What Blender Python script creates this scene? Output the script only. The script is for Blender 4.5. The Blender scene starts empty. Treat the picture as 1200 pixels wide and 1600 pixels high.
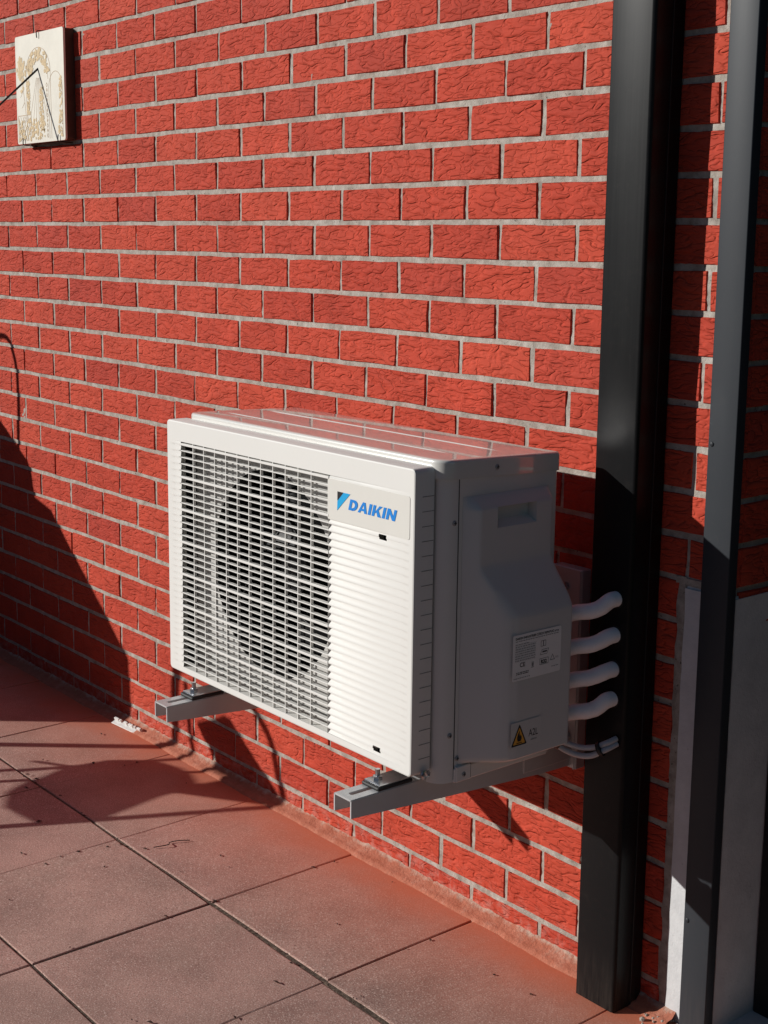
import bpy, bmesh, math, random
from mathutils import Vector, Matrix, noise

random.seed(7)
scn = bpy.context.scene
col = scn.collection

# ------------------------------------------------------------------ camera, sky, sun, exposure
cam_d = bpy.data.cameras.new('camera')
cam = bpy.data.objects.new('camera', cam_d)
col.objects.link(cam)
scn.camera = cam
RIGHT = Vector((0.64584641, 0.76332132, 0.01493254))
DOWN = Vector((0.13644447, -0.09615758, -0.98596989))
FWD = Vector((-0.75117596, 0.63882258, -0.166254))
CAM_P = Vector((1.7374, -1.8613, 1.3712))
m = Matrix.Identity(4)
for i in range(3):
    m[i][0], m[i][1], m[i][2], m[i][3] = RIGHT[i], -DOWN[i], -FWD[i], CAM_P[i]
cam.matrix_world = m
cam_d.sensor_fit = 'VERTICAL'
cam_d.sensor_height = 36.0
cam_d.lens = 2158.25 / 1600 * 36.0
cam_d.shift_x = -0.02663
cam_d.shift_y = -0.03361
cam_d.clip_start = 0.05
cam_d.clip_end = 500

SUN_TRAVEL = Vector((0.464, 0.545, -0.259)).normalized()
world = bpy.data.worlds.new('World')
scn.world = world
world.use_nodes = True
wn = world.node_tree
sky = wn.nodes.new('ShaderNodeTexSky')
sky.sky_type = 'NISHITA'
sky.sun_disc = False
sky.sun_elevation = math.asin(-SUN_TRAVEL.z)
sky.sun_rotation = math.atan2(-SUN_TRAVEL.x, -SUN_TRAVEL.y) % (2 * math.pi)
sky.air_density = 0.75
sky.dust_density = 0.0
sky.ozone_density = 1.0
bg = wn.nodes['Background']
bg.inputs['Strength'].default_value = 0.05
wn.links.new(sky.outputs[0], bg.inputs['Color'])

sun_d = bpy.data.lights.new('sun', 'SUN')
sun_d.energy = 5.0
sun_d.angle = math.radians(0.5)
sun_d.color = (1.0, 0.97, 0.92)
sun = bpy.data.objects.new('sun', sun_d)
sun.rotation_euler = SUN_TRAVEL.to_track_quat('-Z', 'Y').to_euler()
sun.location = (-3, -4, 4)
col.objects.link(sun)

scn.render.engine = 'CYCLES'
scn.view_settings.view_transform = 'Standard'
scn.view_settings.look = 'None'
scn.view_settings.exposure = -0.2
scn.view_settings.gamma = 1.0

# ------------------------------------------------------------------ helpers
def tag(o, label=None, cat=None, group=None, kind=None):
    if label: o['label'] = label
    if cat: o['category'] = cat
    if group: o['group'] = group
    if kind: o['kind'] = kind
    return o

def empty(name, loc=(0, 0, 0)):
    o = bpy.data.objects.new(name, None)
    o.empty_display_size = 0.05
    o.location = loc
    col.objects.link(o)
    return o

class MB:
    """collects geometry for one mesh"""
    def __init__(self):
        self.v, self.f = [], []
    def add(self, vs, fs):
        n = len(self.v)
        self.v += [tuple(p) for p in vs]
        self.f += [tuple(i + n for i in f) for f in fs]
    def box(self, a, b, mat=None):
        x0, y0, z0 = a; x1, y1, z1 = b
        vs = [Vector(p) for p in ((x0,y0,z0),(x1,y0,z0),(x1,y1,z0),(x0,y1,z0),(x0,y0,z1),(x1,y0,z1),(x1,y1,z1),(x0,y1,z1))]
        if mat: vs = [mat @ p for p in vs]
        self.add(vs, [(0,3,2,1),(4,5,6,7),(0,1,5,4),(1,2,6,5),(2,3,7,6),(3,0,4,7)])
        return self
    def bbox(self, a, b, r=0.003, seg=2, mat=None):
        """bevelled box"""
        bm = bmesh.new()
        bmesh.ops.create_cube(bm, size=1.0)
        c = [(a[i] + b[i]) / 2 for i in range(3)]; s = [abs(b[i] - a[i]) for i in range(3)]
        for p in bm.verts:
            p.co = Vector((c[i] + p.co[i] * s[i] for i in range(3)))
        bmesh.ops.bevel(bm, geom=list(bm.edges), offset=r, segments=seg, profile=0.5, affect='EDGES')
        if mat:
            for p in bm.verts: p.co = mat @ p.co
        self.addbm(bm)
        return self
    def addbm(self, bm):
        bm.verts.index_update()
        self.add([p.co[:] for p in bm.verts], [[p.index for p in f.verts] for f in bm.faces])
        bm.free()
    def prism(self, poly, axis, a, b):
        """polygon (two coords, in the plane normal to axis) extruded from a to b"""
        n = len(poly); vs = []
        for t in (a, b):
            for (p, q) in poly:
                vs.append((t, p, q) if axis == 0 else ((p, t, q) if axis == 1 else (p, q, t)))
        fs = [tuple(range(n)), tuple(range(2 * n - 1, n - 1, -1))]
        for i in range(n):
            j = (i + 1) % n
            fs.append((j, i, n + i, n + j))
        self.add(vs, fs)
        return self
    def tube(self, pts, r, seg=12, caps=True):
        pts = [Vector(p) for p in pts]
        rings = []; up = None
        for i, p in enumerate(pts):
            d = (pts[min(i + 1, len(pts) - 1)] - pts[max(i - 1, 0)]).normalized()
            if up is None:
                up = Vector((0, 0, 1)) if abs(d.z) < 0.9 else Vector((1, 0, 0))
            s = d.cross(up).normalized(); up = s.cross(d).normalized()
            rr = r[i] if isinstance(r, (list, tuple)) else r
            rings.append([p + (s * math.cos(t) + up * math.sin(t)) * rr for t in (2 * math.pi * k / seg for k in range(seg))])
        vs = [q for rg in rings for q in rg]; fs = []
        for i in range(len(pts) - 1):
            for k in range(seg):
                k2 = (k + 1) % seg
                fs.append((i * seg + k2, i * seg + k, (i + 1) * seg + k, (i + 1) * seg + k2))
        if caps:
            fs.append(tuple(range(seg))); fs.append(tuple(range(len(vs) - 1, len(vs) - seg - 1, -1)))
        self.add(vs, fs)
        return self
    def grid(self, rows, flip=False):
        nu = len(rows[0]); vs = [p for r in rows for p in r]; fs = []
        for i in range(len(rows) - 1):
            for j in range(nu - 1):
                q = (i * nu + j, i * nu + j + 1, (i + 1) * nu + j + 1, (i + 1) * nu + j)
                fs.append(q[::-1] if flip else q)
        self.add(vs, fs)
        return self
    def mesh(self, name):
        me = bpy.data.meshes.new(name)
        me.from_pydata(self.v, [], self.f)
        bm = bmesh.new(); bm.from_mesh(me)
        bmesh.ops.recalc_face_normals(bm, faces=list(bm.faces))
        bm.to_mesh(me); bm.free()
        return me
    def build(self, name, mat, parent=None, smooth=None):
        me = self.mesh(name)
        return link_mesh(name, me, mat, parent, smooth)

def link_mesh(name, me, mat, parent=None, smooth=None):
    if mat and not me.materials: me.materials.append(mat)
    if smooth:
        me.polygons.foreach_set('use_smooth', [True] * len(me.polygons))
        me.set_sharp_from_angle(angle=math.radians(smooth))
    o = bpy.data.objects.new(name, me)
    col.objects.link(o)
    if parent: o.parent = parent
    return o

def bez(pts, n=8):
    """Catmull-Rom through pts"""
    P = [Vector(p) for p in pts]; out = []
    for i in range(len(P) - 1):
        a = P[max(i - 1, 0)]; b = P[i]; c = P[i + 1]; d = P[min(i + 2, len(P) - 1)]
        for k in range(n):
            t = k / n
            out.append(0.5 * ((2 * b) + (c - a) * t + (2 * a - 5 * b + 4 * c - d) * t * t + (3 * b - a - 3 * c + d) * t ** 3))
    out.append(P[-1])
    return out

def rrect(x0, y0, x1, y1, r, seg=6):
    """rounded rectangle; r = radii for corners (x0,y0),(x1,y0),(x1,y1),(x0,y1)"""
    if not isinstance(r, (tuple, list)): r = (r,) * 4
    out = []
    for (cx, cy, a0, rr) in ((x0 + r[0], y0 + r[0], 180, r[0]), (x1 - r[1], y0 + r[1], 270, r[1]), (x1 - r[2], y1 - r[2], 0, r[2]), (x0 + r[3], y1 - r[3], 90, r[3])):
        for k in range(seg + 1):
            t = math.radians(a0 + 90 * k / seg)
            out.append((cx + rr * math.cos(t), cy + rr * math.sin(t)))
    return out

def sst(a, b, x):
    t = min(1, max(0, (x - a) / (b - a)))
    return t * t * (3 - 2 * t)

# ------------------------------------------------------------------ materials
def newmat(name):
    mt = bpy.data.materials.new(name)
    mt.use_nodes = True
    nt = mt.node_tree
    return mt, nt, nt.nodes['Principled BSDF']

class NB:
    """little node builder"""
    def __init__(self, nt): self.nt = nt
    def n(self, t, **kw):
        nd = self.nt.nodes.new(t)
        for k, v in kw.items(): setattr(nd, k, v)
        return nd
    def l(self, a, b): self.nt.links.new(a, b)
    def pos(self, scale=(1, 1, 1), loc=(0, 0, 0)):
        g = self.n('ShaderNodeNewGeometry'); mp = self.n('ShaderNodeMapping')
        mp.inputs['Scale'].default_value = scale; mp.inputs['Location'].default_value = loc
        self.l(g.outputs['Position'], mp.inputs['Vector'])
        return mp.outputs[0]
    def noise(self, vec, scale=1, detail=2, rough=0.5, dist=0.0, dim='3D', typ=None):
        t = self.n('ShaderNodeTexNoise'); t.noise_dimensions = dim
        if typ: t.noise_type = typ
        t.inputs['Scale'].default_value = scale; t.inputs['Detail'].default_value = detail
        t.inputs['Roughness'].default_value = rough; t.inputs['Distortion'].default_value = dist
        if vec is not None: self.l(vec, t.inputs['Vector'])
        return t.outputs[0]
    def ramp(self, fac, stops, interp='LINEAR'):
        r = self.n('ShaderNodeValToRGB'); r.color_ramp.interpolation = interp
        els = r.color_ramp.elements
        while len(els) < len(stops): els.new(0.5)
        for e, (p, c) in zip(els, stops):
            e.position = p
            e.color = (c, c, c, 1) if isinstance(c, (int, float)) else (*c, 1)
        self.l(fac, r.inputs[0])
        return r.outputs[0]
    def math(self, op, a, b=None):
        t = self.n('ShaderNodeMath', operation=op)
        for i, x in enumerate((a, b)):
            if x is None: continue
            if isinstance(x, (int, float)): t.inputs[i].default_value = x
            else: self.l(x, t.inputs[i])
        return t.outputs[0]
    def mix(self, fac, a, b, mode='MIX'):
        t = self.n('ShaderNodeMix', data_type='RGBA', blend_type=mode)
        for s, x in ((t.inputs['Factor'], fac), (t.inputs[6], a), (t.inputs[7], b)):
            if isinstance(x, (int, float)): s.default_value = x
            elif isinstance(x, tuple): s.default_value = (*x, 1)
            else: self.l(x, s)
        return t.outputs[2]
    def bump(self, h, strength=0.5, dist=0.002, normal=None):
        b = self.n('ShaderNodeBump'); b.inputs['Strength'].default_value = strength; b.inputs['Distance'].default_value = dist
        self.l(h, b.inputs['Height'])
        if normal is not None: self.l(normal, b.inputs['Normal'])
        return b.outputs[0]
    def sep(self, vec):
        s = self.n('ShaderNodeSeparateXYZ'); self.l(vec, s.inputs[0]); return s.outputs

def plain(name, color, rough=0.5, metal=0.0, spec=0.5, coat=0.0, coat_rough=0.05, var=0.06, vscale=30, bump=0.0, bscale=300):
    mt, nt, bs = newmat(name); b = NB(nt)
    n = b.noise(b.pos(), vscale, 3, 0.6)
    c = b.mix(b.ramp(n, [(0.3, 1 - var), (0.7, 1 + var)]), (0, 0, 0), color, 'MIX')
    mul = b.mix(1.0, color, b.ramp(n, [(0.3, 1 - var), (0.7, 1.0)]), 'MULTIPLY')
    b.l(mul, bs.inputs['Base Color'])
    nt.nodes.remove(c.node)
    bs.inputs['Roughness'].default_value = rough
    bs.inputs['Metallic'].default_value = metal
    bs.inputs['Specular IOR Level'].default_value = spec
    bs.inputs['Coat Weight'].default_value = coat
    bs.inputs['Coat Roughness'].default_value = coat_rough
    if bump:
        b.l(b.bump(b.noise(b.pos(), bscale, 2, 0.5), bump, 0.001), bs.inputs['Normal'])
    return mt

def brick_material(name, per_object):
    mt, nt, bs = newmat(name); b = NB(nt)
    if per_object:
        tint = b.n('ShaderNodeObjectInfo').outputs['Random']
    else:
        a = b.n('ShaderNodeAttribute'); a.attribute_name = 'tint'; tint = a.outputs['Fac']
    # bark-like relief: contour steps of a stretched, warped noise
    p = b.pos()
    warp = b.noise(p, 16, 2, 0.5)
    wv = b.n('ShaderNodeVectorMath', operation='SCALE'); wv.inputs['Scale'].default_value = 0.017
    cs = b.n('ShaderNodeVectorMath', operation='SUBTRACT'); cs.inputs[1].default_value = (0.5, 0.5, 0.5)
    b.l(b.nt.nodes[warp.node.name].outputs[1], cs.inputs[0]); b.l(cs.outputs[0], wv.inputs[0])
    ad = b.n('ShaderNodeVectorMath', operation='ADD'); b.l(p, ad.inputs[0]); b.l(wv.outputs[0], ad.inputs[1])
    # different offset on each brick so that relief does not run through joints
    off = b.n('ShaderNodeCombineXYZ'); b.l(b.math('MULTIPLY', tint, 7.3), off.inputs[0]); b.l(b.math('MULTIPLY', tint, 3.1), off.inputs[2])
    ad2 = b.n('ShaderNodeVectorMath', operation='ADD'); b.l(ad.outputs[0], ad2.inputs[0]); b.l(off.outputs[0], ad2.inputs[1])
    def crease(sc, width):
        st = b.n('ShaderNodeMapping'); st.inputs['Scale'].default_value = sc; b.l(ad2.outputs[0], st.inputs['Vector'])
        nn = b.noise(st.outputs[0], 1.0, 1.5, 0.45)
        v = b.math('ABSOLUTE', b.math('SUBTRACT', nn, 0.5))
        return b.ramp(v, [(0.0, 0.0), (width, 0.8), (width * 2.6, 1.0)], 'EASE'), nn
    c1, n_1 = crease((16, 20, 52), 0.060)
    c2, n_2 = crease((27, 20, 72), 0.045)
    # creases come and go across the face
    gate = b.ramp(b.noise(p, 38, 2, 0.5), [(0.38, 0.25), (0.60, 1.0)])
    g1 = b.math('MULTIPLY', b.math('SUBTRACT', 1.0, c1), gate)
    g2 = b.math('MULTIPLY', b.math('SUBTRACT', 1.0, c2), 0.40)
    dip = b.math('MAXIMUM', g1, g2)
    swell = b.math('MULTIPLY', n_1, 1.6)
    height = b.math('SUBTRACT', swell, dip)
    n1 = b.bump(height, 1.0, 0.0034)
    fine = b.noise(p, 900, 2, 0.6)
    n2 = b.bump(fine, 0.25, 0.0006, n1)
    b.l(n2, bs.inputs['Normal'])
    # colour: red brick, small shifts between bricks and blotches
    base = b.ramp(tint, [(0.0, (0.425, 0.051, 0.029)), (0.4, (0.475, 0.059, 0.032)), (0.85, (0.505, 0.069, 0.037)), (1.0, (0.41, 0.050, 0.031))])
    blot = b.ramp(b.noise(p, 9, 4, 0.6), [(0.3, 0.86), (0.65, 1.06)])
    c1 = b.mix(1.0, base, blot, 'MULTIPLY')
    dust = b.ramp(b.noise(p, 60, 4, 0.7), [(0.60, 0.0), (0.82, 0.22)])
    c2 = b.mix(dust, c1, (0.42, 0.13, 0.09))
    # pale lime bloom low on the wall
    z = b.sep(p)[2]
    low = b.math('MULTIPLY', b.ramp(z, [(0.0, 1.0), (0.09, 0.0)]), b.ramp(b.noise(p, 40, 3, 0.7), [(0.45, 0.0), (0.75, 0.55)]))
    c3 = b.mix(low, c2, (0.62, 0.42, 0.36))
    b.l(c3, bs.inputs['Base Color'])
    bs.inputs['Roughness'].default_value = 0.75
    bs.inputs['Specular IOR Level'].default_value = 0.16
    return mt

def mortar_material():
    mt, nt, bs = newmat('mortar'); b = NB(nt)
    p = b.pos()
    n = b.noise(p, 35, 4, 0.65)
    c = b.ramp(n, [(0.25, (0.22, 0.185, 0.155)), (0.5, (0.385, 0.345, 0.30)), (0.75, (0.55, 0.51, 0.46))])
    pits = b.ramp(b.noise(p, 130, 2, 0.5), [(0.26, 0.35), (0.33, 1.0)])
    red = b.ramp(b.noise(p, 14, 3, 0.6, 0.0), [(0.55, 0.0), (0.75, 0.22)])
    c = b.mix(red, c, (0.42, 0.19, 0.13))
    c = b.mix(1.0, c, pits, 'MULTIPLY')
    b.l(c, bs.inputs['Base Color'])
    bs.inputs['Roughness'].default_value = 0.9
    bs.inputs['Specular IOR Level'].default_value = 0.2
    hb = b.math('ADD', b.noise(p, 120, 4, 0.7), b.math('MULTIPLY', b.noise(p, 600, 2, 0.6), 0.5))
    b.l(b.bump(hb, 0.7, 0.003), bs.inputs['Normal'])
    return mt

def paver_material(name, per_object=True):
    mt, nt, bs = newmat(name); b = NB(nt)
    p = b.pos()
    rnd = b.n('ShaderNodeObjectInfo').outputs['Random']
    base = b.ramp(rnd, [(0.0, (0.45, 0.285, 0.238)), (0.5, (0.52, 0.318, 0.265)), (1.0, (0.50, 0.285, 0.240))])
    big = b.ramp(b.noise(p, 4.0, 5, 0.7), [(0.32, 0.66), (0.68, 1.15)])
    c = b.mix(1.0, base, big, 'MULTIPLY')
    grn = b.ramp(b.noise(p, 5.5, 4, 0.6), [(0.52, 0.0), (0.72, 0.35)])
    c = b.mix(grn, c, (0.36, 0.27, 0.215))
    sp = b.noise(p, 340, 2, 0.6)
    c = b.mix(b.ramp(sp, [(0.55, 0.0), (0.66, 0.75)]), c, (0.78, 0.62, 0.54))
    c = b.mix(b.ramp(b.noise(p, 330, 2, 0.6), [(0.34, 0.75), (0.46, 0.0)]), c, (0.20, 0.11, 0.09))
    # red dust from the bricks settled along the wall foot
    y = b.sep(p)[1]
    wob = b.math('ADD', y, b.math('MULTIPLY', b.math('SUBTRACT', b.noise(p, 6, 4, 0.6), 0.5), 0.16))
    red = b.ramp(b.math('ADD', wob, 0.5), [(0.10, 0.0), (0.34, 0.38), (0.47, 0.97)])
    c = b.mix(red, c, (0.60, 0.165, 0.085))
    b.l(c, bs.inputs['Base Color'])
    bs.inputs['Roughness'].default_value = 0.85
    bs.inputs['Specular IOR Level'].default_value = 0.3
    hb = b.noise(p, 300, 3, 0.7)
    b.l(b.bump(hb, 0.35, 0.0014), bs.inputs['Normal'])
    return mt

def joint_material():
    mt, nt, bs = newmat('joint_soil'); b = NB(nt)
    p = b.pos()
    n = b.noise(p, 90, 4, 0.7)
    c = b.ramp(n, [(0.3, (0.04, 0.028, 0.02)), (0.52, (0.11, 0.08, 0.058)), (0.75, (0.30, 0.23, 0.17))])
    y = b.sep(p)[1]
    c = b.mix(b.ramp(b.math('ADD', y, 0.5), [(0.38, 0.0), (0.49, 0.7)]), c, (0.42, 0.15, 0.09))
    b.l(c, bs.inputs['Base Color'])
    bs.inputs['Roughness'].default_value = 0.95
    b.l(b.bump(b.noise(p, 200, 4, 0.7), 0.8, 0.004), bs.inputs['Normal'])
    return mt

def fillet_material():
    mt, nt, bs = newmat('fillet_cement'); b = NB(nt)
    p = b.pos()
    z = b.sep(p)[2]
    n = b.noise(p, 30, 4, 0.7)
    c = b.ramp(n, [(0.3, (0.40, 0.12, 0.065)), (0.55, (0.48, 0.165, 0.10)), (0.8, (0.54, 0.27, 0.19))])
    zz = b.math('ADD', z, b.math('MULTIPLY', b.math('SUBTRACT', b.noise(p, 45, 4, 0.7), 0.5), 0.030))
    c = b.mix(b.ramp(zz, [(0.012, 0.0), (0.021, 0.8)]), c, (0.56, 0.47, 0.38))
    b.l(c, bs.inputs['Base Color'])
    bs.inputs['Roughness'].default_value = 0.9
    b.l(b.bump(b.noise(p, 110, 4, 0.7), 0.8, 0.004), bs.inputs['Normal'])
    return mt

def stone_material():
    mt, nt, bs = newmat('pale_limestone'); b = NB(nt)
    p = b.pos()
    c = b.ramp(b.noise(p, 14, 5, 0.7), [(0.3, (0.52, 0.53, 0.54)), (0.7, (0.66, 0.665, 0.67))])
    c = b.mix(b.ramp(b.noise(p, 70, 3, 0.6), [(0.24, 0.5), (0.34, 0.0)]), c, (0.30, 0.30, 0.30))
    b.l(c, bs.inputs['Base Color'])
    bs.inputs['Roughness'].default_value = 0.75
    b.l(b.bump(b.noise(p, 160, 4, 0.7), 0.5, 0.002), bs.inputs['Normal'])
    return mt

def black_metal(name, color, rough, streak=0.08):
    mt, nt, bs = newmat(name); b = NB(nt)
    st = b.noise(b.pos((260, 260, 3)), 1.0, 3, 0.6)
    bl = b.noise(b.pos(), 7, 4, 0.65)
    r = b.math('ADD', b.math('MULTIPLY', b.math('ADD', st, bl), streak), rough - streak)
    b.l(r, bs.inputs['Roughness'])
    dust = b.ramp(b.noise(b.pos(), 50, 4, 0.7), [(0.55, 0.0), (0.85, 0.04)])
    z = b.sep(b.pos())[2]
    low = b.math('MULTIPLY', b.ramp(z, [(0.0, 1.0), (0.12, 0.0)]), b.ramp(b.noise(b.pos((160, 160, 14)), 1, 3, 0.6), [(0.35, 0.0), (0.7, 0.12)]))
    c = b.mix(b.math('MAXIMUM', dust, low), color, (0.20, 0.16, 0.13))
    b.l(c, bs.inputs['Base Color'])
    bs.inputs['Specular IOR Level'].default_value = 0.5
    return mt

M = {}
M['brick'] = brick_material('brick_red', True)
M['brick_far'] = brick_material('brick_red_joined', False)
M['mortar'] = mortar_material()
M['paver'] = paver_material('terracotta_concrete')
M['joint'] = joint_material()
M['fillet'] = fillet_material()
M['stone'] = stone_material()
M['black_duct'] = black_metal('black_anodised', (0.008, 0.008, 0.0085), 0.34)
M['black_duct'].node_tree.nodes['Principled BSDF'].inputs['Specular IOR Level'].default_value = 0.16
M['grey_rail'] = black_metal('anthracite_paint', (0.034, 0.038, 0.044), 0.42)
M['grey_rail'].node_tree.nodes['Principled BSDF'].inputs['Specular IOR Level'].default_value = 0.2
M['door'] = plain('door_black', (0.006, 0.006, 0.007), 0.4)
M['ivory'] = plain('ivory_paint', (0.72, 0.715, 0.69), 0.40, spec=0.3, coat=0.1, coat_rough=0.1, var=0.03, vscale=12, bump=0.06, bscale=700)
M['ivory_gloss'] = plain('ivory_gloss_paint', (0.74, 0.725, 0.68), 0.30, coat=1.0, coat_rough=0.05, var=0.03, vscale=10)
M['ivory_gloss'].node_tree.nodes['Principled BSDF'].inputs['Coat IOR'].default_value = 1.8
M['ivory_plastic'] = plain('ivory_plastic', (0.74, 0.73, 0.695), 0.55, spec=0.35, var=0.02, vscale=10)
M['cover_plastic'] = plain('valve_cover_plastic', (0.60, 0.605, 0.595), 0.5, spec=0.3, var=0.02, vscale=10)
M['ring'] = plain('bellmouth_shade', (0.012, 0.012, 0.012), 0.7, spec=0.2)  # near-black paints in the shade inside a pale bellmouth
M['shroud'] = plain('shroud_shaded', (0.50, 0.49, 0.47), 0.5, spec=0.2)  # white plate greyed: shade behind the louvres put into its colour
M['plate'] = plain('logo_plate_plastic', (0.70, 0.685, 0.635), 0.45, var=0.02)
M['logo_blue'] = plain('logo_blue', (0.0, 0.22, 0.68), 0.45, var=0.02)
M['logo_cyan'] = plain('logo_cyan', (0.0, 0.36, 0.72), 0.45, var=0.02)
M['logo_black'] = plain('logo_black', (0.008, 0.008, 0.012), 0.45, var=0.02)
M['fan'] = plain('fan_plastic', (0.008, 0.008, 0.009), 0.5, spec=0.25)
M['coil'] = plain('coil_dark', (0.004, 0.004, 0.004), 0.8)
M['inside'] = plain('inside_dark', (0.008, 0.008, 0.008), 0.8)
M['seam'] = plain('seam_dark', (0.02, 0.02, 0.02), 0.8)
M['slot'] = plain('slot_shade', (0.16, 0.155, 0.15), 0.8)
M['rail_paint'] = plain('bracket_grey_paint', (0.50, 0.50, 0.505), 0.33, coat=0.3, var=0.04)
M['galv'] = plain('zinc_steel', (0.55, 0.56, 0.58), 0.28, metal=1.0, var=0.15, vscale=120)
M['rubber'] = plain('black_rubber', (0.012, 0.012, 0.013), 0.6)
M['screw'] = plain('screw_steel', (0.34, 0.34, 0.34), 0.4, metal=0.0)
M['pipe'] = plain('pipe_insulation', (0.86, 0.86, 0.88), 0.55, var=0.10, vscale=40, bump=0.25, bscale=120)
M['cable'] = plain('grey_cable', (0.48, 0.50, 0.53), 0.5)
M['tie'] = plain('black_tie', (0.008, 0.008, 0.008), 0.4)
M['label'] = plain('label_white', (0.90, 0.90, 0.89), 0.4, var=0.03)
M['label_pale'] = plain('label_ivory', (0.62, 0.62, 0.605), 0.45, var=0.02)
M['ink'] = plain('ink_black', (0.012, 0.012, 0.012), 0.5)
M['ink_grey'] = plain('ink_grey', (0.28, 0.28, 0.28), 0.5)
M['warn'] = plain('warning_yellow', (0.80, 0.40, 0.05), 0.45, var=0.02)
M['marble'] = plain('cream_marble', (0.80, 0.755, 0.655), 0.4, var=0.12, vscale=14)
M['ochre'] = plain('ochre_inlay', (0.68, 0.50, 0.27), 0.5, var=0.3, vscale=90)
M['umber'] = plain('umber_line', (0.46, 0.31, 0.18), 0.5, var=0.3, vscale=60)
M['brown_back'] = plain('dark_brown_back', (0.075, 0.035, 0.022), 0.7, var=0.4, vscale=40)  # plain dark brown for the layer behind the cream face
M['iron'] = plain('black_iron', (0.010, 0.009, 0.009), 0.5)
M['white_strip'] = plain('white_plastic', (0.78, 0.77, 0.74), 0.5, var=0.12, vscale=80)
M['debris'] = plain('dry_leaf', (0.045, 0.018, 0.010), 0.8, var=0.4, vscale=60)
M['cover'] = plain('grill_cover_fabric', (0.03, 0.03, 0.032), 0.8, bump=0.3, bscale=200)
M['sling'] = plain('chair_sling', (0.05, 0.05, 0.055), 0.8, bump=0.3, bscale=300)
M['chair'] = plain('chair_tube', (0.16, 0.16, 0.165), 0.4, metal=0.3)
M['ground'] = plain('low_bounce_green', (0.035, 0.060, 0.018), 0.95, spec=0.1, var=0.5, vscale=6, bump=0.6, bscale=60)  # unseen ground, turned dark green to cut bounced light
M['hedge'] = plain('sky_block_green', (0.022, 0.042, 0.014), 0.8, spec=0.15, var=0.6, vscale=25, bump=0.8, bscale=40)

# ------------------------------------------------------------------ ground and patio
g = MB()
g.add([(-200, -200, -0.06), (200, -200, -0.06), (200, 200, -0.06), (-200, 200, -0.06)], [(0, 1, 2, 3)])
tag(g.build('ground', M['ground']), kind='structure')

patio = MB()
patio.box((-5.2, -4.9, -0.055), (1.4, 0.10, -0.0020)).build('patio', M['joint'])
patio = bpy.data.objects['patio']
tag(patio, kind='structure')

def paver_mesh(sx, sy, seed):
    """slab with worn arris and slightly wandering edges"""
    rnd = random.Random(seed)
    hx, hy = sx / 2, sy / 2
    ring = []
    def edge(a, b, n):
        for k in range(n):
            t = k / n
            ring.append((a[0] + (b[0] - a[0]) * t, a[1] + (b[1] - a[1]) * t))
    edge((-hx, -hy), (hx, -hy), 3); edge((hx, -hy), (hx, hy), 3); edge((hx, hy), (-hx, hy), 3); edge((-hx, hy), (-hx, -hy), 3)
    jit = [(rnd.uniform(-.0012, .0012), rnd.uniform(-.0012, .0012)) for _ in ring]
    n = len(ring); mb = MB(); vs = []
    for (ins, z) in ((0.0, -0.05), (0.0, -0.0010), (0.0014, 0.0)):
        for (p, j) in zip(ring, jit):
            k = (ins + (rnd.uniform(0, .0015) if ins else 0))
            vs.append((p[0] + j[0] - math.copysign(min(k, abs(p[0])), p[0]) * (abs(abs(p[0]) - hx) < 1e-6),
                       p[1] + j[1] - math.copysign(min(k, abs(p[1])), p[1]) * (abs(abs(p[1]) - hy) < 1e-6), z))
    fs = []
    for r in range(2):
        for i in range(n):
            j = (i + 1) % n
            fs.append((r * n + i, r * n + j, (r + 1) * n + j, (r + 1) * n + i))
    fs.append(tuple(range(2 * n, 3 * n)))
    mb.add(vs, fs)
    me = mb.mesh('paver'); me.materials.append(M['paver'])
    return me

pv = [paver_mesh(0.3985, 0.3950, s) for s in range(6)]
pv1 = [paver_mesh(0.3985, 0.3750, s + 20) for s in range(4)]
rp = random.Random(3)
for r in range(12):
    yc = -0.2215 if r == 0 else -0.412 - 0.4015 * (r - 0.5) - 0.003
    for c in range(-12, 4):
        x = -0.192 + 0.4015 * c + 0.20075 + rp.uniform(-.001, .001)
        if x > 1.3: continue
        me = rp.choice(pv1 if r == 0 else pv)
        o = bpy.data.objects.new('paver', me); col.objects.link(o); o.parent = patio
        o.location = (x, yc + rp.uniform(-.001, .001), rp.uniform(-.0008, .0012))
        o.rotation_euler = (rp.uniform(-.0022, .0022), rp.uniform(-.0022, .0022), rp.uniform(-.002, .002) + (math.pi if rp.random() < .5 else 0))

# cement fillet along the foot of the wall
rows = []
N = 420
for i in range(N + 1):
    x = -4.2 + (0.31 + 4.2) * i / N
    a = noise.noise((x * 9, 1.3, 0)); bb = noise.noise((x * 37, 7.1, 0)); cc = noise.noise((x * 80, 3.1, 0))
    w = 0.034 + 0.006 * a + 0.003 * bb
    h = 0.017 + 0.004 * bb + 0.003 * a + 0.0035 * cc
    rows.append([(x, 0.006, h + 0.002), (x, -0.003, h), (x, -w * 0.4, h * 0.42 + 0.002 * cc), (x, -w * 0.75, 0.0065 + 0.0015 * bb), (x, -w - 0.004, 0.001), (x, -w - 0.006, -0.008)])
fl = MB(); fl.grid(rows)
fl.build('cement_fillet', M['fillet'], patio, smooth=60)

# ------------------------------------------------------------------ brick wall
COURSE = 0.075757
B0 = 1.416
HALF = 0.1
XC = 0.384            # corner of the wall at the door recess
wall = empty('brick_wall', (0, 0, 0))
tag(wall, 'red rough-faced brick wall with grey mortar joints behind the air conditioner', 'wall')

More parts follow.
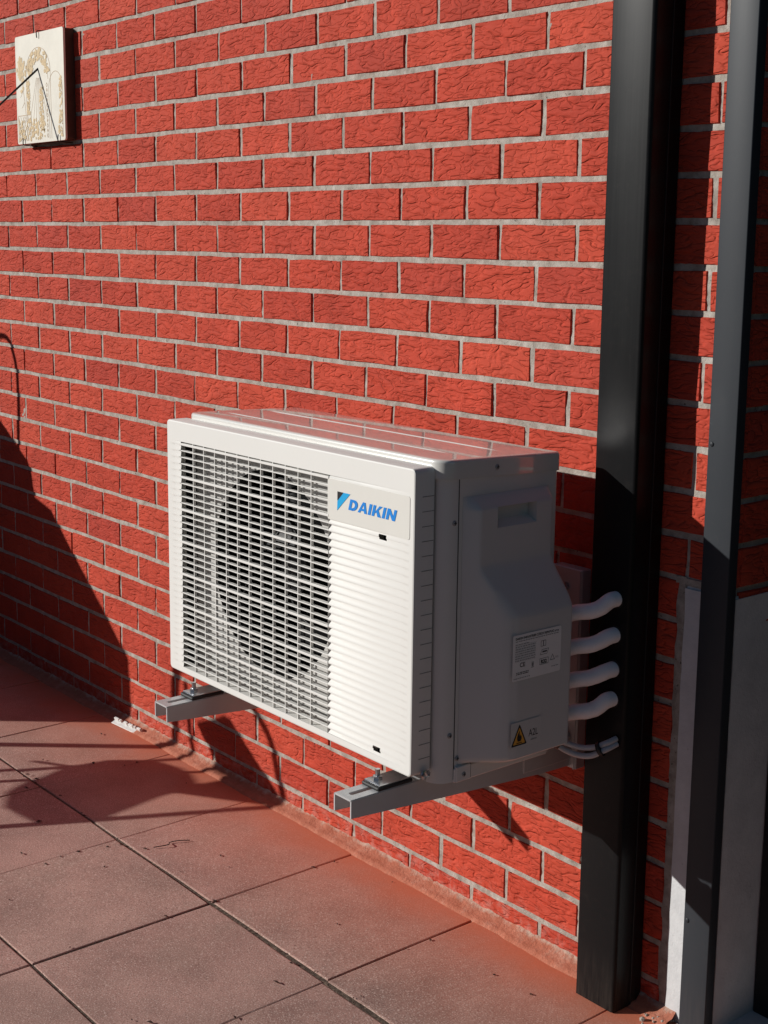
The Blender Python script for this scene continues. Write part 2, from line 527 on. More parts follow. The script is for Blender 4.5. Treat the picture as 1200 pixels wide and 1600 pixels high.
def brick_proto(seed, L, H, D=0.05):
    """rough outlined brick: front outline of 10 points, arris, sides; front looks to -y, centre at origin"""
    rnd = random.Random(seed)
    ol = []
    for t in (-.5, -.17, .17): ol.append((t * L, -H / 2))
    ol.append((L / 2, -H / 2)); ol.append((L / 2, rnd.uniform(-.012, .012)))
    for t in (.5, .17, -.17): ol.append((t * L, H / 2))
    ol.append((-L / 2, H / 2)); ol.append((-L / 2, rnd.uniform(-.012, .012)))
    ol = [(x + rnd.uniform(-.0014, .0014), z + rnd.uniform(-.0011, .0011)) for x, z in ol]
    n = len(ol); vs = []
    for x, z in ol:
        vs.append((x - math.copysign(.0017, x) * (abs(x) > L * .4), -rnd.uniform(.0, .0016), z - math.copysign(.0015, z) * (abs(z) > H * .4)))
    for x, z in ol: vs.append((x, 0.0016 + rnd.uniform(0, .0008), z))
    for x, z in ol: vs.append((x, D, z))
    fs = [tuple(range(n))]
    for r in range(2):
        for i in range(n):
            j = (i + 1) % n
            fs.append((r * n + i, (r + 1) * n + i, (r + 1) * n + j, r * n + j))
    return vs, fs

BL, BH = 0.1890, 0.0652
protos = [brick_proto(s, BL, BH) for s in range(14)]
proto_me = []
for vs, fs in protos:
    mb = MB(); mb.add(vs, fs); me = mb.mesh('brick'); me.materials.append(M['brick']); proto_me.append(me)

def px(P):
    d = Vector(P) - CAM_P
    zc = d.dot(FWD)
    if zc <= 0.05: return None
    return (642.6 + 2158.25 * d.dot(RIGHT) / zc, 746.2 + 2158.25 * d.dot(DOWN) / zc, zc)

AC_HIDE = [(266, 655), (873, 709), (893, 950), (893, 1190), (640, 1215), (263, 1040)]
def inside(pt, poly):
    c = False; n = len(poly)
    for i in range(n):
        (x1, y1), (x2, y2) = poly[i], poly[(i + 1) % n]
        if (y1 > pt[1]) != (y2 > pt[1]) and pt[0] < (x2 - x1) * (pt[1] - y1) / (y2 - y1) + x1: c = not c
    return c

rb = random.Random(11)
bricks = []   # (score, matrix, proto index, xscale, zscale)
for k in range(16, -19, -1):
    ztop = B0 + COURSE * k
    zc = ztop - COURSE / 2
    par = k % 2
    shift = 0.00202 * (k - 0.5)
    course_j = rb.uniform(-.003, .003)
    for h in range(-46, 8, 2):
        hh = h + par
        x0 = HALF * hh + shift; x1 = x0 + 2 * HALF
        a = x0 + 0.0042 + rb.uniform(-.0015, .0015); b_ = x1 - 0.0042 + rb.uniform(-.0015, .0015)
        a += course_j; b_ += course_j
        if a > XC - 0.03: continue
        edge_limit = XC
        if zc < 0.80: edge_limit = 0.268
        if a > edge_limit - 0.02: continue
        b_ = min(b_, edge_limit)
        xm = (a + b_) / 2
        mat = Matrix.Translation((xm, rb.uniform(-.0012, .0010), zc + rb.uniform(-.0008, .0008))) @ Matrix.Rotation(rb.uniform(-.004, .004), 4, 'Y') @ Matrix.Rotation(rb.uniform(-.006, .006), 4, 'Z') @ Matrix.Rotation(rb.uniform(-.008, .008), 4, 'X')
        sx = (b_ - a) / BL
        pi = rb.randrange(len(protos))
        q0 = px((a, 0, zc)); q1 = px((b_, 0, zc)); score = 0
        if q0 and q1:
            cx, cy = (q0[0] + q1[0]) / 2, (q0[1] + q1[1]) / 2
            if -40 < cx < 1230 and -30 < cy < 1630:
                score = abs(q1[0] - q0[0]) * (2158 / q0[2] * BH)
                if inside((cx, cy), AC_HIDE): score *= 0.01
        bricks.append((score, mat, pi, sx))
# the return of the wall into the door recess (faces +x)
rot = Matrix.Rotation(math.radians(90), 4, 'Z')
for k in range(16, -9, -1):
    zc = B0 + COURSE * k - COURSE / 2
    ln = 0.088 if k % 2 else 0.19
    y0 = 0.012
    while y0 < 0.30:
        mat = Matrix.Translation((XC + 0.001 + rb.uniform(-.001, .001), y0 + ln / 2, zc)) @ rot
        q = px((XC, y0 + ln / 2, zc)); score = 0
        if q and q[0] < 1215 and -20 < q[1] < 1620: score = 700
        bricks.append((score, mat, rb.randrange(len(protos)), ln / BL))
        y0 += ln + 0.010; ln = 0.19
bricks.sort(key=lambda t: -t[0])
stuff = MB(); tints = []
for idx, (score, mat, pi, sx) in enumerate(bricks):
    S = Matrix.Diagonal((sx, 1, 1, 1))
    if idx < 300:
        o = bpy.data.objects.new('brick', proto_me[pi]); col.objects.link(o); o.parent = wall
        o.matrix_local = mat @ S
    else:
        vs, fs = protos[pi]
        mm = mat @ S
        stuff.add([mm @ Vector(p) for p in vs], fs)
        tints += [rb.random()] * len(vs)
me = stuff.mesh('outer_bricks')
at = me.attributes.new('tint', 'FLOAT', 'POINT')
at.data.foreach_set('value', tints)
me.materials.append(M['brick_far'])
o = link_mesh('outer_bricks', me, None, wall); o['kind'] = 'stuff'

# mortar body behind the brick faces
mb = MB()
NX, NZ = 560, 330
X0, X1, Z0, Z1 = -4.6, XC - 0.004, -0.05, B0 + COURSE * 16
rows = []
for i in range(NZ + 1):
    z = Z0 + (Z1 - Z0) * i / NZ
    rows.append([(X0 + (X1 - X0) * j / NX, 0.0018 + 0.0014 * noise.noise((j * 0.9, i * 0.9, 2.0)) + 0.0009 * noise.noise((j * .21, i * .21, 5.0)), z) for j in range(NX + 1)])
mb.grid(rows)
mb.add([(X1, 0.0036, Z0), (X1, 0.40, Z0), (X1, 0.40, Z1), (X1, 0.0036, Z1)], [(0, 1, 2, 3)])
mb.add([(X0, 0.0036, Z1), (X1, 0.0036, Z1), (X1, 0.40, Z1), (X0, 0.40, Z1)], [(0, 1, 2, 3)])
mb.add([(X0, 0.40, Z0), (X1, 0.40, Z0), (X1, 0.40, Z1), (X0, 0.40, Z1)], [(0, 1, 2, 3)])
mb.add([(X0, 0.0036, Z0), (X0, 0.40, Z0), (X0, 0.40, Z1), (X0, 0.0036, Z1)], [(0, 1, 2, 3)])
mb.build('mortar', M['mortar'], wall, smooth=60)

# pale stone block at the corner, below the brick return
def rough_block(a, b, seed, n=(3, 5, 18), amp=0.0012):
    mb = MB(); bm = bmesh.new(); bmesh.ops.create_cube(bm, size=1)
    for p in bm.verts: p.co = Vector([(a[i] + b[i]) / 2 + p.co[i] * (b[i] - a[i]) for i in range(3)])
    bmesh.ops.subdivide_edges(bm, edges=[e for e in bm.edges if abs((e.verts[0].co - e.verts[1].co).z) > 0.1], cuts=26, use_grid_fill=True)
    bmesh.ops.bevel(bm, geom=[e for e in bm.edges if len(e.link_faces) == 2 and e.calc_face_angle() > 1.0], offset=0.004, segments=2, affect='EDGES')
    for p in bm.verts:
        d = noise.noise(p.co * 30 + Vector((seed, 0, 0)))
        p.co.x += d * amp; p.co.y += noise.noise(p.co * 34 + Vector((0, seed, 9))) * amp
    mb.addbm(bm); return mb
rough_block((0.280, -0.003, -0.01), (XC + 0.003, 0.125, 0.800), 3).build('corner_stone', M['stone'], wall, smooth=40)
# uneven mortar bed along the stone and crumbled mortar at its foot
rows = []
for i in range(60):
    z = 0.0 + 0.815 * i / 59
    w1 = 0.262 + 0.006 * noise.noise((z * 23, 0, 3)); w2 = 0.283
    rows.append([(w1, 0.004, z), (w1 + .005, -0.0012 + .0012 * noise.noise((z * 50, 1, 1)), z), (w2, -0.002, z), (w2 + .003, 0.004, z)])
mb = MB(); mb.grid(rows)
rows = [[(0.262 + 0.122 * i / 20, yy, zz + 0.002 * noise.noise((i * .7, 4, 4))) for (yy, zz) in ((0.004, 0.799), (-0.0015, 0.802), (-0.0015, 0.813), (0.004, 0.815))] for i in range(21)]
mb.grid(rows, True)
mb.build('stone_joint', M['mortar'], wall, smooth=60)
mb = MB(); rc = random.Random(5)
for i in range(40):
    c = Vector((0.262 + rc.random() ** 1.3 * 0.10, -0.004 - rc.random() ** 1.5 * 0.06, 0.003)); r = rc.uniform(.0015, .006)
    bm = bmesh.new(); bmesh.ops.create_icosphere(bm, subdivisions=1, radius=r)
    for p in bm.verts: p.co = c + p.co * rc.uniform(.6, 1.2)
    mb.addbm(bm)
o = mb.build('crumbled_mortar', M['mortar']); tag(o, 'crumbled pale mortar bits lying at the foot of the corner stone', 'rubble', kind='stuff')

# dark door set back in the recess
door = empty('door', (XC, 0.12, 0))
tag(door, 'black door and frame set back in the recess beside the pale corner stone', 'door')
MB().bbox((0.004, -0.004, 0.0), (0.075, 0.075, 2.55), 0.004).build('frame', M['door'], door)
MB().bbox((0.077, 0.024, 0.02), (0.95, 0.062, 2.5), 0.003).build('door_leaf', M['door'], door)
MB().tube([(0.15, 0.022, 1.0), (0.15, -0.02, 1.0), (0.26, -0.02, 1.0)], 0.009).build('handle', M['galv'], door, smooth=40)
MB().box((0.002, -0.12, 0.001), (0.95, 0.14, 0.012)).build('threshold', M['stone'], door)

# ------------------------------------------------------------------ black pipe duct on the wall
duct = empty('pipe_duct', (0.134, 0, 0))
tag(duct, 'tall square black metal duct post standing against the brick wall', 'duct')
PX0, PX1, PY = 0.134, 0.226, -0.0775
mb = MB()
prof = rrect(0, PY, PX1 - PX0, -0.0015, (0.0025, 0.007, 0.002, 0.002), 4)
mb.prism(prof, 2, 0.003, 2.65)
mb.build('shaft', M['black_duct'], duct, smooth=35)
MB().box((PX1 - PX0 - .0015, -0.0325, 0.003), (PX1 - PX0 + .0012, -0.0305, 2.65)).build('cover_joint', M['seam'], duct)
for z in (0.771, 0.709, 0.648, 0.591):
    MB().tube([(0.061, PY + .001, z - .002), (0.061, PY - .0012, z - .002)], 0.0155, 20).build('pipe_hole', M['seam'], duct)

# ------------------------------------------------------------------ anthracite guide strip at the wall corner
strip = empty('guide_strip', (0.334, 0, 0))
tag(strip, 'flat anthracite grey metal strip screwed vertically along the wall corner', 'metal strip')
MB().prism(rrect(0, -0.0265, 0.056, -0.0042, (.002, .002, .001, .001), 3), 2, 0.004, 2.65).build('strip_body', M['grey_rail'], strip, smooth=35)
for z in (0.215, 1.055, 1.86):
    bm = bmesh.new(); bmesh.ops.create_uvsphere(bm, u_segments=14, v_segments=8, radius=0.0045)
    for p in bm.verts: p.co = Vector((0.008 + p.co.x, -0.0265 + p.co.y * .5, z + p.co.z))
    mb = MB(); mb.addbm(bm); mb.build('rivet', M['grey_rail'], strip, smooth=60)

# ------------------------------------------------------------------ air conditioner
ac = empty('air_conditioner', (0, 0, 0))
tag(ac, 'white outdoor air conditioner unit with louvred grille mounted on the brick wall', 'air conditioner')
BX0, BX1, BY0, BY1, BZ0, BZ1 = -0.676, 0.105, -0.405, -0.136, 0.480, 1.002
R_ = 0.030
outline = rrect(BX0, BY0, BX1, BY1, (R_, R_, .012, .012), 8)
GX0_ = -0.685
# casing: side and back sheets, open at the front where the shroud plate sits
mb = MB()
n = len(outline)
vs = [(x, y, z) for z in (BZ0, BZ0 + .002, BZ1) for x, y in outline]
fs = []
for i in range(n):
    j = (i + 1) % n
    if abs(outline[i][1] - BY0) < 1e-6 and abs(outline[j][1] - BY0) < 1e-6: continue
    for r in range(2): fs.append((r * n + i, r * n + j, (r + 1) * n + j, (r + 1) * n + i))
fs.append(tuple(range(n)))
mb.add(vs, fs)
casing = mb.build('casing', M['ivory'], ac, smooth=50)
MB().box((BX1 - .0006, -0.3712, BZ0 + .004), (BX1 + .0007, -0.3698, BZ1 - .003)).build('seam', M['seam'], casing)
# base pan flange and tabs low on the side
MB().bbox((BX1 - .004, -0.371, 0.479), (BX1 + .0035, -0.150, 0.5035), .0012, 1).build('base_flange', M['ivory'], casing)
MB().bbox((BX1 - .002, -0.3685, 0.4795), (BX1 + .0062, -0.336, 0.5065), .001, 1).build('corner_tab', M['ivory'], casing)
MB().box((BX1, -0.3352, 0.481), (BX1 + .0038, -0.3338, 0.5065)).build('tab_gap', M['seam'], casing)

# lid
def lid_mesh():
    mb = MB()
    x0, x1, y0, y1 = BX0 - .003, BX1 + .003, BY0 - .004, BY1 + .003
    rows = []
    zt, zb, rr = 1.0305, 0.9985, 0.0055
    for ins, z in [(0.0015, zb), (0, zb)] + [(rr * (1 - math.cos(t)), zt - rr + rr * math.sin(t)) for t in (math.radians(a) for a in (0, 18, 36, 54, 72, 90))] + [(rr + .004, zt + .0004)]:
        r0 = max(.030 - ins, .004)
        rows.append([(x, y, z - .008 * (y - y0) / (y1 - y0)) for x, y in rrect(x0 + ins, y0 + ins, x1 - ins, y1 - ins, (r0, r0, max(.012 - ins, .002), max(.012 - ins, .002)), 8)])
    n = len(rows[0]); vs = [p for r in rows for p in r]; fs = []
    for i in range(len(rows) - 1):
        for k in range(n):
            k2 = (k + 1) % n
            fs.append((i * n + k, i * n + k2, (i + 1) * n + k2, (i + 1) * n + k))
    fs.append(tuple(range((len(rows) - 1) * n, len(rows) * n)))
    fs.append(tuple(range(n)))
    mb.add(vs, fs)
    return mb
lid = lid_mesh().build('lid', M['ivory_gloss'], ac, smooth=40)
for y, xa, xb in ((-0.338, -0.645, 0.05), (-0.234, -0.645, 0.06)):
    rows = []
    for i in range(31):
        x = xa + (xb - xa) * i / 30; e = min(1, i / 1.5, (30 - i) / 1.5)
        rows.append([(x, y + w * .0024, 1.0305 - .008 * (y - BY0 + .004) / .276 + .0001 + .0016 * e * max(0, 1 - w * w)) for w in (-1, -.7, -.4, 0, .4, .7, 1)])
    mb = MB(); mb.grid(rows); mb.build('bead', M['ivory_gloss'], lid, smooth=80)

def screw(name_parent, loc, axis='x', r=0.0048):
    mb = MB(); bm = bmesh.new(); bmesh.ops.create_uvsphere(bm, u_segments=14, v_segments=8, radius=r)
    for p in bm.verts:
        p.co = Vector((loc[0] + p.co.x * .45, loc[1] + p.co.y, loc[2] + p.co.z)) if axis == 'x' else Vector((loc[0] + p.co.x, loc[1] + p.co.y * .45, loc[2] + p.co.z))
    mb.addbm(bm)
    o = mb.build('screw', M['screw'], name_parent, smooth=60)
    s = MB()
    s.box((loc[0] + r * .38, loc[1] - r * .6, loc[2] - .0006), (loc[0] + r * .5, loc[1] + r * .6, loc[2] + .0006))
    s.box((loc[0] + r * .38, loc[1] - .0006, loc[2] - r * .6), (loc[0] + r * .49, loc[1] + .0006, loc[2] + r * .6))
    s.build('screw_cross', M['seam'], name_parent)
screw(lid, (BX1 + .003, -0.289, 1.0105))
screw(casing, (BX1 - .0005, -0.3785, 0.925))
screw(casing, (BX1 - .0005, -0.380, 0.563))
screw(casing, (BX1 + .006, -0.352, 0.491))
screw(casing, (BX1 + .0005, -0.3635, 0.520))

# shroud plate with round fan opening
FX, FZ, FR = -0.380, 0.750, 0.200
mb = MB()
x0, x1 = BX0 + R_, BX1 - R_
SEG = 96
inner, outer, ring2, ring3 = [], [], [], []
for k in range(SEG):
    t = 2 * math.pi * k / SEG; c, s = math.cos(t), math.sin(t)
    inner.append((FX + FR * c, BY0, FZ + FR * s))
    ring2.append((FX + (FR - .006) * c, BY0 + .012, FZ + (FR - .006) * s))
    ring3.append((FX + (FR - .007) * c, BY0 + .032, FZ + (FR - .007) * s))
    # onto the rectangle
    sc = []
    if c > 1e-9: sc.append((x1 - FX) / c)
    if c < -1e-9: sc.append((x0 - FX) / c)
    if s > 1e-9: sc.append((BZ1 - FZ) / s)
    if s < -1e-9: sc.append((BZ0 - FZ) / s)
    q = min(sc); outer.append((FX + q * c, BY0, FZ + q * s))
corner_idx = []
vs = inner + outer + ring2 + ring3
fs = []
for k in range(SEG):
    k2 = (k + 1) % SEG
    fs += [(k, k2, SEG + k2, SEG + k)]
mb.add(vs, fs)
# fill the four corners left by the radial layout
for (cx_, cz_) in ((x0, BZ0), (x1, BZ0), (x1, BZ1), (x0, BZ1)):
    best = sorted(range(SEG), key=lambda k: (outer[k][0] - cx_) ** 2 + (outer[k][2] - cz_) ** 2)
    a, b_ = None, None
    for k in range(SEG):
        k2 = (k + 1) % SEG
        p, q = outer[k], outer[k2]
        if (abs(p[0] - cx_) < 1e-6 and abs(q[2] - cz_) < 1e-6) or (abs(p[2] - cz_) < 1e-6 and abs(q[0] - cx_) < 1e-6):
            if (p[0] - cx_) ** 2 + (p[2] - cz_) ** 2 < 0.01 or (q[0] - cx_) ** 2 + (q[2] - cz_) ** 2 < 0.01 or True:
                mid = ((p[0] + q[0]) / 2 - cx_) ** 2 + ((p[2] + q[2]) / 2 - cz_) ** 2
                if mid < 0.08: mb.add([p, (cx_, BY0, cz_), q], [(0, 1, 2)])
shroud = mb.build('fan_shroud', M['shroud'], ac, smooth=40)
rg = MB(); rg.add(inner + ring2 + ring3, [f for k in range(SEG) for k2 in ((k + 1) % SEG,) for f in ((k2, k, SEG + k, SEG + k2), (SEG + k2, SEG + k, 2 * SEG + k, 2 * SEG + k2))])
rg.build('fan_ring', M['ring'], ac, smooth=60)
MB().box((GX0_ + .0015, BY0 - .0032, 0.502), (BX0 + R_ + .001, BY0 - .0012, 1.0165)).build('side_blank_shade', M['ring'], ac)  # closing strip, its near-black colour stands in for shade inside
MB().box((BX0 + .01, -0.20, BZ0 + .01), (BX1 - .01, -0.19, BZ1 - .01)).build('coil', M['coil'], ac)
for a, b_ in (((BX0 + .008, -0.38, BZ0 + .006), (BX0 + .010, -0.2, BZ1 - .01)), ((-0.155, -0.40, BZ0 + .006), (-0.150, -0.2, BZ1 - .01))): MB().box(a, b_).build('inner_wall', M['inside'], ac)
# fan
fan = empty('fan', (FX, -0.335, FZ)); fan.parent = ac
MB().tube([(0, -.02, 0), (0, -.018, 0), (0, .05, 0)], [.03, .045, .052], 28).build('hub', M['fan'], fan, smooth=50)
for bld in range(3):
    rows = []
    for i in range(15):
        rr = .045 + .140 * i / 14
        sweep = 0.55 * (i / 14) ** 1.3
        half = .42 + .22 * i / 14
        rows.append([(rr * math.cos(2.094 * bld + .5 + sweep + u * half), -.012 - .030 * u + .02 * (1 - u * u), rr * math.sin(2.094 * bld + .5 + sweep + u * half)) for u in (x / 7 - 1 for x in range(15))])
    mb = MB(); mb.grid(rows)
    o = mb.build('blade', M['fan'], fan, smooth=60)
    md = o.modifiers.new('thick', 'SOLIDIFY'); md.thickness = 0.004

# front grille: frame, ribbed field, louvres, bars
GX0, GX1, GZ0, GZ1, GY = -0.685, 0.088, 0.500, 1.0185, -0.450
OX0, OX1, OZ0, OZ1 = -0.632, -0.142, 0.5135, 0.9785
PITCH = 0.01322; ZL0 = 0.9735
def saw(z):
    """0 at a louvre edge, 1 just below it"""
    t = ((ZL0 - z) / PITCH) % 1.0
    return 1 - t
zs = []
j = 0
z = OZ1
while True:
    zl = ZL0 - PITCH * j
    if zl < OZ0 + .002: break
    for dz in (.0011, 0.0, -.0011, -.0016, -.0050, -.0090):
        zz = zl + dz
        if OZ0 < zz < OZ1: zs.append(zz)
    j += 1
NL = j
zs = sorted(set([OZ1] + [round(q, 6) for q in zs] + [OZ0]), reverse=True)
def depth(z, A):
    zz = (ZL0 + .0011 - z)
    t = (zz / PITCH) % 1.0
    if zz < 0: t = 0.55
    if t < 0.17: return 0.0
    if t < 0.22: return A * (t - .17) / .05
    return A * (1 - (t - .22) / .78)
frame = MB()
def plate_ring():
    # flat bands all round with rounded outer corners
    out = rrect(GX0, GZ0, GX1, GZ1, .009, 5)
    n = len(out)
    def band(ins, y): return [(x, y, z) for x, z in rrect(GX0 + ins, GZ0 + ins, GX1 - ins, GZ1 - ins, max(.009 - ins, .002), 5)]
    rows = [band(.0015, GY + .042), band(0, GY + .041), band(0, GY + .003), band(.0009, GY + .0009), band(.003, GY)]
    vs = [p for r in rows for p in r]; fs = []
    for i in range(len(rows) - 1):
        for k in range(n):
            k2 = (k + 1) % n
            fs.append((i * n + k, i * n + k2, (i + 1) * n + k2, (i + 1) * n + k))
    frame.add(vs, fs)
    e = .003
    # top, bottom, left and right flat bands
    def flat(xa, xb, za, zb): frame.add([(xa, GY, za), (xb, GY, za), (xb, GY, zb), (xa, GY, zb)], [(0, 1, 2, 3)])
    o2 = rrect(GX0 + e, GZ0 + e, GX1 - e, GZ1 - e, .006, 5)
    q = 6
    tl = [p for p in o2 if p[1] >= GZ1 - e - .00601]
    frame.add([(x, GY, z) for x, z in sorted([p for p in tl if p[0] > 0], key=lambda p: p[1])] + [(x, GY, z) for x, z in sorted([p for p in tl if p[0] < 0], key=lambda p: -p[1])], [tuple(range(len(tl)))])
    flat(GX0 + e, GX1 - e, OZ1, GZ1 - e - .006)
    bl = [p for p in o2 if p[1] <= GZ0 + e + .00601]
    frame.add([(x, GY, z) for x, z in sorted([p for p in bl if p[0] < 0], key=lambda p: -p[1])] + [(x, GY, z) for x, z in sorted([p for p in bl if p[0] > 0], key=lambda p: p[1])], [tuple(range(len(bl)))])
    flat(GX0 + e, GX1 - e, GZ0 + e + .006, OZ0)
    flat(GX0 + e, GX0 + .010, OZ0, OZ1)
    flat(GX1 - .012, GX1 - e, OZ0, OZ1)
plate_ring()
# left scalloped band
LX = [GX0 + .010 + (OX0 - GX0 - .010) * i / 10 for i in range(11)]
rows = []
for z in zs:
    r = []
    for i, x in enumerate(LX):
        t = i / 10
        r.append((x, GY + depth(z, .0018 * sst(0, 1.2, t) + .00001), z))
    rows.append(r)
frame.grid(rows)
# right ribbed field, ribs dying out towards the edge; left out where the logo plate sits
RX = [OX1 + (GX1 - .012 - OX1) * i / 22 for i in range(23)]
rows = []
for z in zs:
    rows.append([(x, GY + depth(z, .0064 * (1 - i / 22) ** 1.0 + .00002), z) for i, x in enumerate(RX)])
nu = len(RX); vs = [p for r in rows for p in r]; fs = []
HOLES = ((0.001, 0.021, 0.8895, 0.9), (-0.009, 0.0115, 0.518, 0.5285))
for i in range(len(rows) - 1):
    for jx in range(nu - 1):
        xm = (RX[jx] + RX[jx + 1]) / 2; zm = (zs[i] + zs[i + 1]) / 2
        if any(a < xm < b_ and c < zm < d for a, b_, c, d in HOLES): continue
        fs.append((i * nu + jx, i * nu + jx + 1, (i + 1) * nu + jx + 1, (i + 1) * nu + jx))
frame.add(vs, fs)
# return edges of the openings
frame.add([(OX1, GY, OZ0), (OX1, GY + .03, OZ0), (OX1, GY + .03, OZ1), (OX1, GY, OZ1)], [(0, 1, 2, 3)])
frame.add([(OX0, GY, OZ1), (OX0, GY + .016, OZ1), (OX1, GY + .016, OZ1), (OX1, GY, OZ1)], [(0, 1, 2, 3)])
frame.add([(OX0, GY, OZ0), (OX0, GY + .016, OZ0), (OX1, GY + .016, OZ0), (OX1, GY, OZ0)], [(0, 1, 2, 3)])
grille = frame.build('front_grille', M['ivory_plastic'], ac, smooth=28)
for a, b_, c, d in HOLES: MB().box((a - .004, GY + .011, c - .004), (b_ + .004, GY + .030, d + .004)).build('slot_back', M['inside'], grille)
# louvres and bars, each a piece of its own
lou = {}
for big in (0, 1):
    mb = MB(); h = .0023 if big else .00105; y0 = GY - (.0012 if big else .0)
    poly = [(y0 + .0004, -h), (y0, -h + .0005), (y0, h - .0005), (y0 + .0004, h), (GY + .0085, h * .45 + .0004), (GY + .0085, -h * .45 + .0004)]
    mb.prism(poly, 0, OX0 - .006, OX1 + .001)
    me = mb.mesh('louvre'); me.materials.append(M['ivory_plastic']); lou[big] = me
for j in range(NL):
    o = bpy.data.objects.new('louvre', lou[1 if j % 5 == 0 else 0]); col.objects.link(o); o.parent = grille
    o.location = (0, 0, ZL0 - PITCH * j)
mb = MB(); mb.box((-.0009, GY + .0007, OZ0 - .001), (.0009, GY + .0060, OZ1 + .001)); bar_me = mb.mesh('bar'); bar_me.materials.append(M['ivory_plastic'])
for i in range(11):
    o = bpy.data.objects.new('bar', bar_me); col.objects.link(o); o.parent = grille
    o.location = (-0.587 + .0393 * i, 0, 0)
# snap-in slots along the side of the grille
for i in range(19):
    z = 0.972 - .0246 * i
    MB().box((GX1 - .0006, GY + .016, z - .0004), (GX1 + .0004, GY + .0405, z + .0004)).build('side_slot', M['slot'], grille)

# logo plate
plate = empty('logo_plate', (0, 0, 0)); plate.parent = ac
mb = MB(); mb.prism(rrect(-0.1435, 0.9015, 0.0765, 0.9725, .004, 4), 1, GY - .0007, GY + .010)
mb.build('plate_body', M['plate'], plate, smooth=30)
YT = GY - .0007
def flat_shape(name, polys, mat, parent, conv, thick=.0004):
    mb = MB()
    for pl in polys:
        n = len(pl)
        e = thick + .000005 * polys.index(pl)      # pieces that overlap never share a plane
        vs = [conv(p[0], p[1], 0) for p in pl] + [conv(p[0], p[1], e) for p in pl]
        fs = [tuple(range(n, 2 * n))] + [(i, (i + 1) % n, n + (i + 1) % n, n + i) for i in range(n)]
        mb.add(vs, fs)
    return mb.build(name, mat, parent)
front = lambda x, z, t: (x, YT - .0002 - t, z)
# emblem: dark corner and cyan slash
flat_shape('emblem_corner', [[(-.1150, .9535), (-.0985, .9535), (-.1150, .9375)]], M['logo_black'], plate, front)
flat_shape('emblem_slash', [[(-.0975, .9535), (-.0795, .9535), (-.1155, .9205), (-.1150, .9365)]], M['logo_cyan'], plate, front)
# letters D A I K I N, heavy, slanted; unit box 0..1 high
def arc(cx, cy, rx, ry, a0, a1, n=10): return [(cx + rx * math.cos(math.radians(a0 + (a1 - a0) * k / n)), cy + ry * math.sin(math.radians(a0 + (a1 - a0) * k / n))) for k in range(n + 1)]
def ring_strip(o_, i_):
    return [[o_[k], o_[k + 1], i_[k + 1], i_[k]] for k in range(len(o_) - 1)]
W = .28
D_ = [[(0, 0), (W, 0), (W, 1), (0, 1)]] + ring_strip(arc(.45, .5, .47, .5, -90, 90), arc(.45, .5, .17, .23, -90, 90)) + [[(W, 0), (.45, 0), (.45, .23), (W, .23)], [(W, .77), (.45, .77), (.45, 1), (W, 1)]]
A_ = [[(0, 0), (.27, 0), (.52, 1), (.36, 1)], [(.36, 1), (.64, 1), (1.0, 0), (.72, 0), (.50, .72)], [(.27, .20), (.74, .20), (.67, .40), (.32, .40)]]
I_ = [[(0, 0), (W, 0), (W, 1), (0, 1)]]
K_ = I_ + [[(W, .62), (W, .30), (.66, 1), (.36, .78)], [(.36, .78), (.66, 1), (.96, 1), (.50, .50)], [(.27, .33), (.62, 0), (.98, 0), (.50, .66)]]
K_ = I_ + [[(W, .38), (.62, 1), (.96, 1), (W + .06, .30)], [(.36, .58), (.64, 0), (.99, 0), (.55, .72)]]
N_ = I_ + [[(.70, 0), (.97, 0), (.97, 1), (.70, 1)], [(.0, 1), (.29, 1), (.97, 0), (.68, 0)]]
hgt, base = .0190, .9262
xx = -.0845
wid = .0196
for ltr, adv in ((D_, 1.00), (A_, 1.06), (I_, .40), (K_, 1.05), (I_, .40), (N_, 1.0)):
    polys = []
    for idx, pl in enumerate(ltr):
        polys.append([(xx + p[0] * wid * 1.26 + .30 * p[1] * hgt, base + p[1] * hgt) for p in pl])
    mb = MB()
    for idx, pl in enumerate(polys):
        n = len(pl); t0 = .0004 + .00003 * idx
        vs = [front(p[0], p[1], 0) for p in pl] + [front(p[0], p[1], t0) for p in pl]
        mb.add(vs, [tuple(range(n, 2 * n)), tuple(range(n))] + [(i, (i + 1) % n, n + (i + 1) % n, n + i) for i in range(n)])
    mb.build('letter', M['logo_blue'], plate)
    xx += adv * wid * 1.26 * 1.035

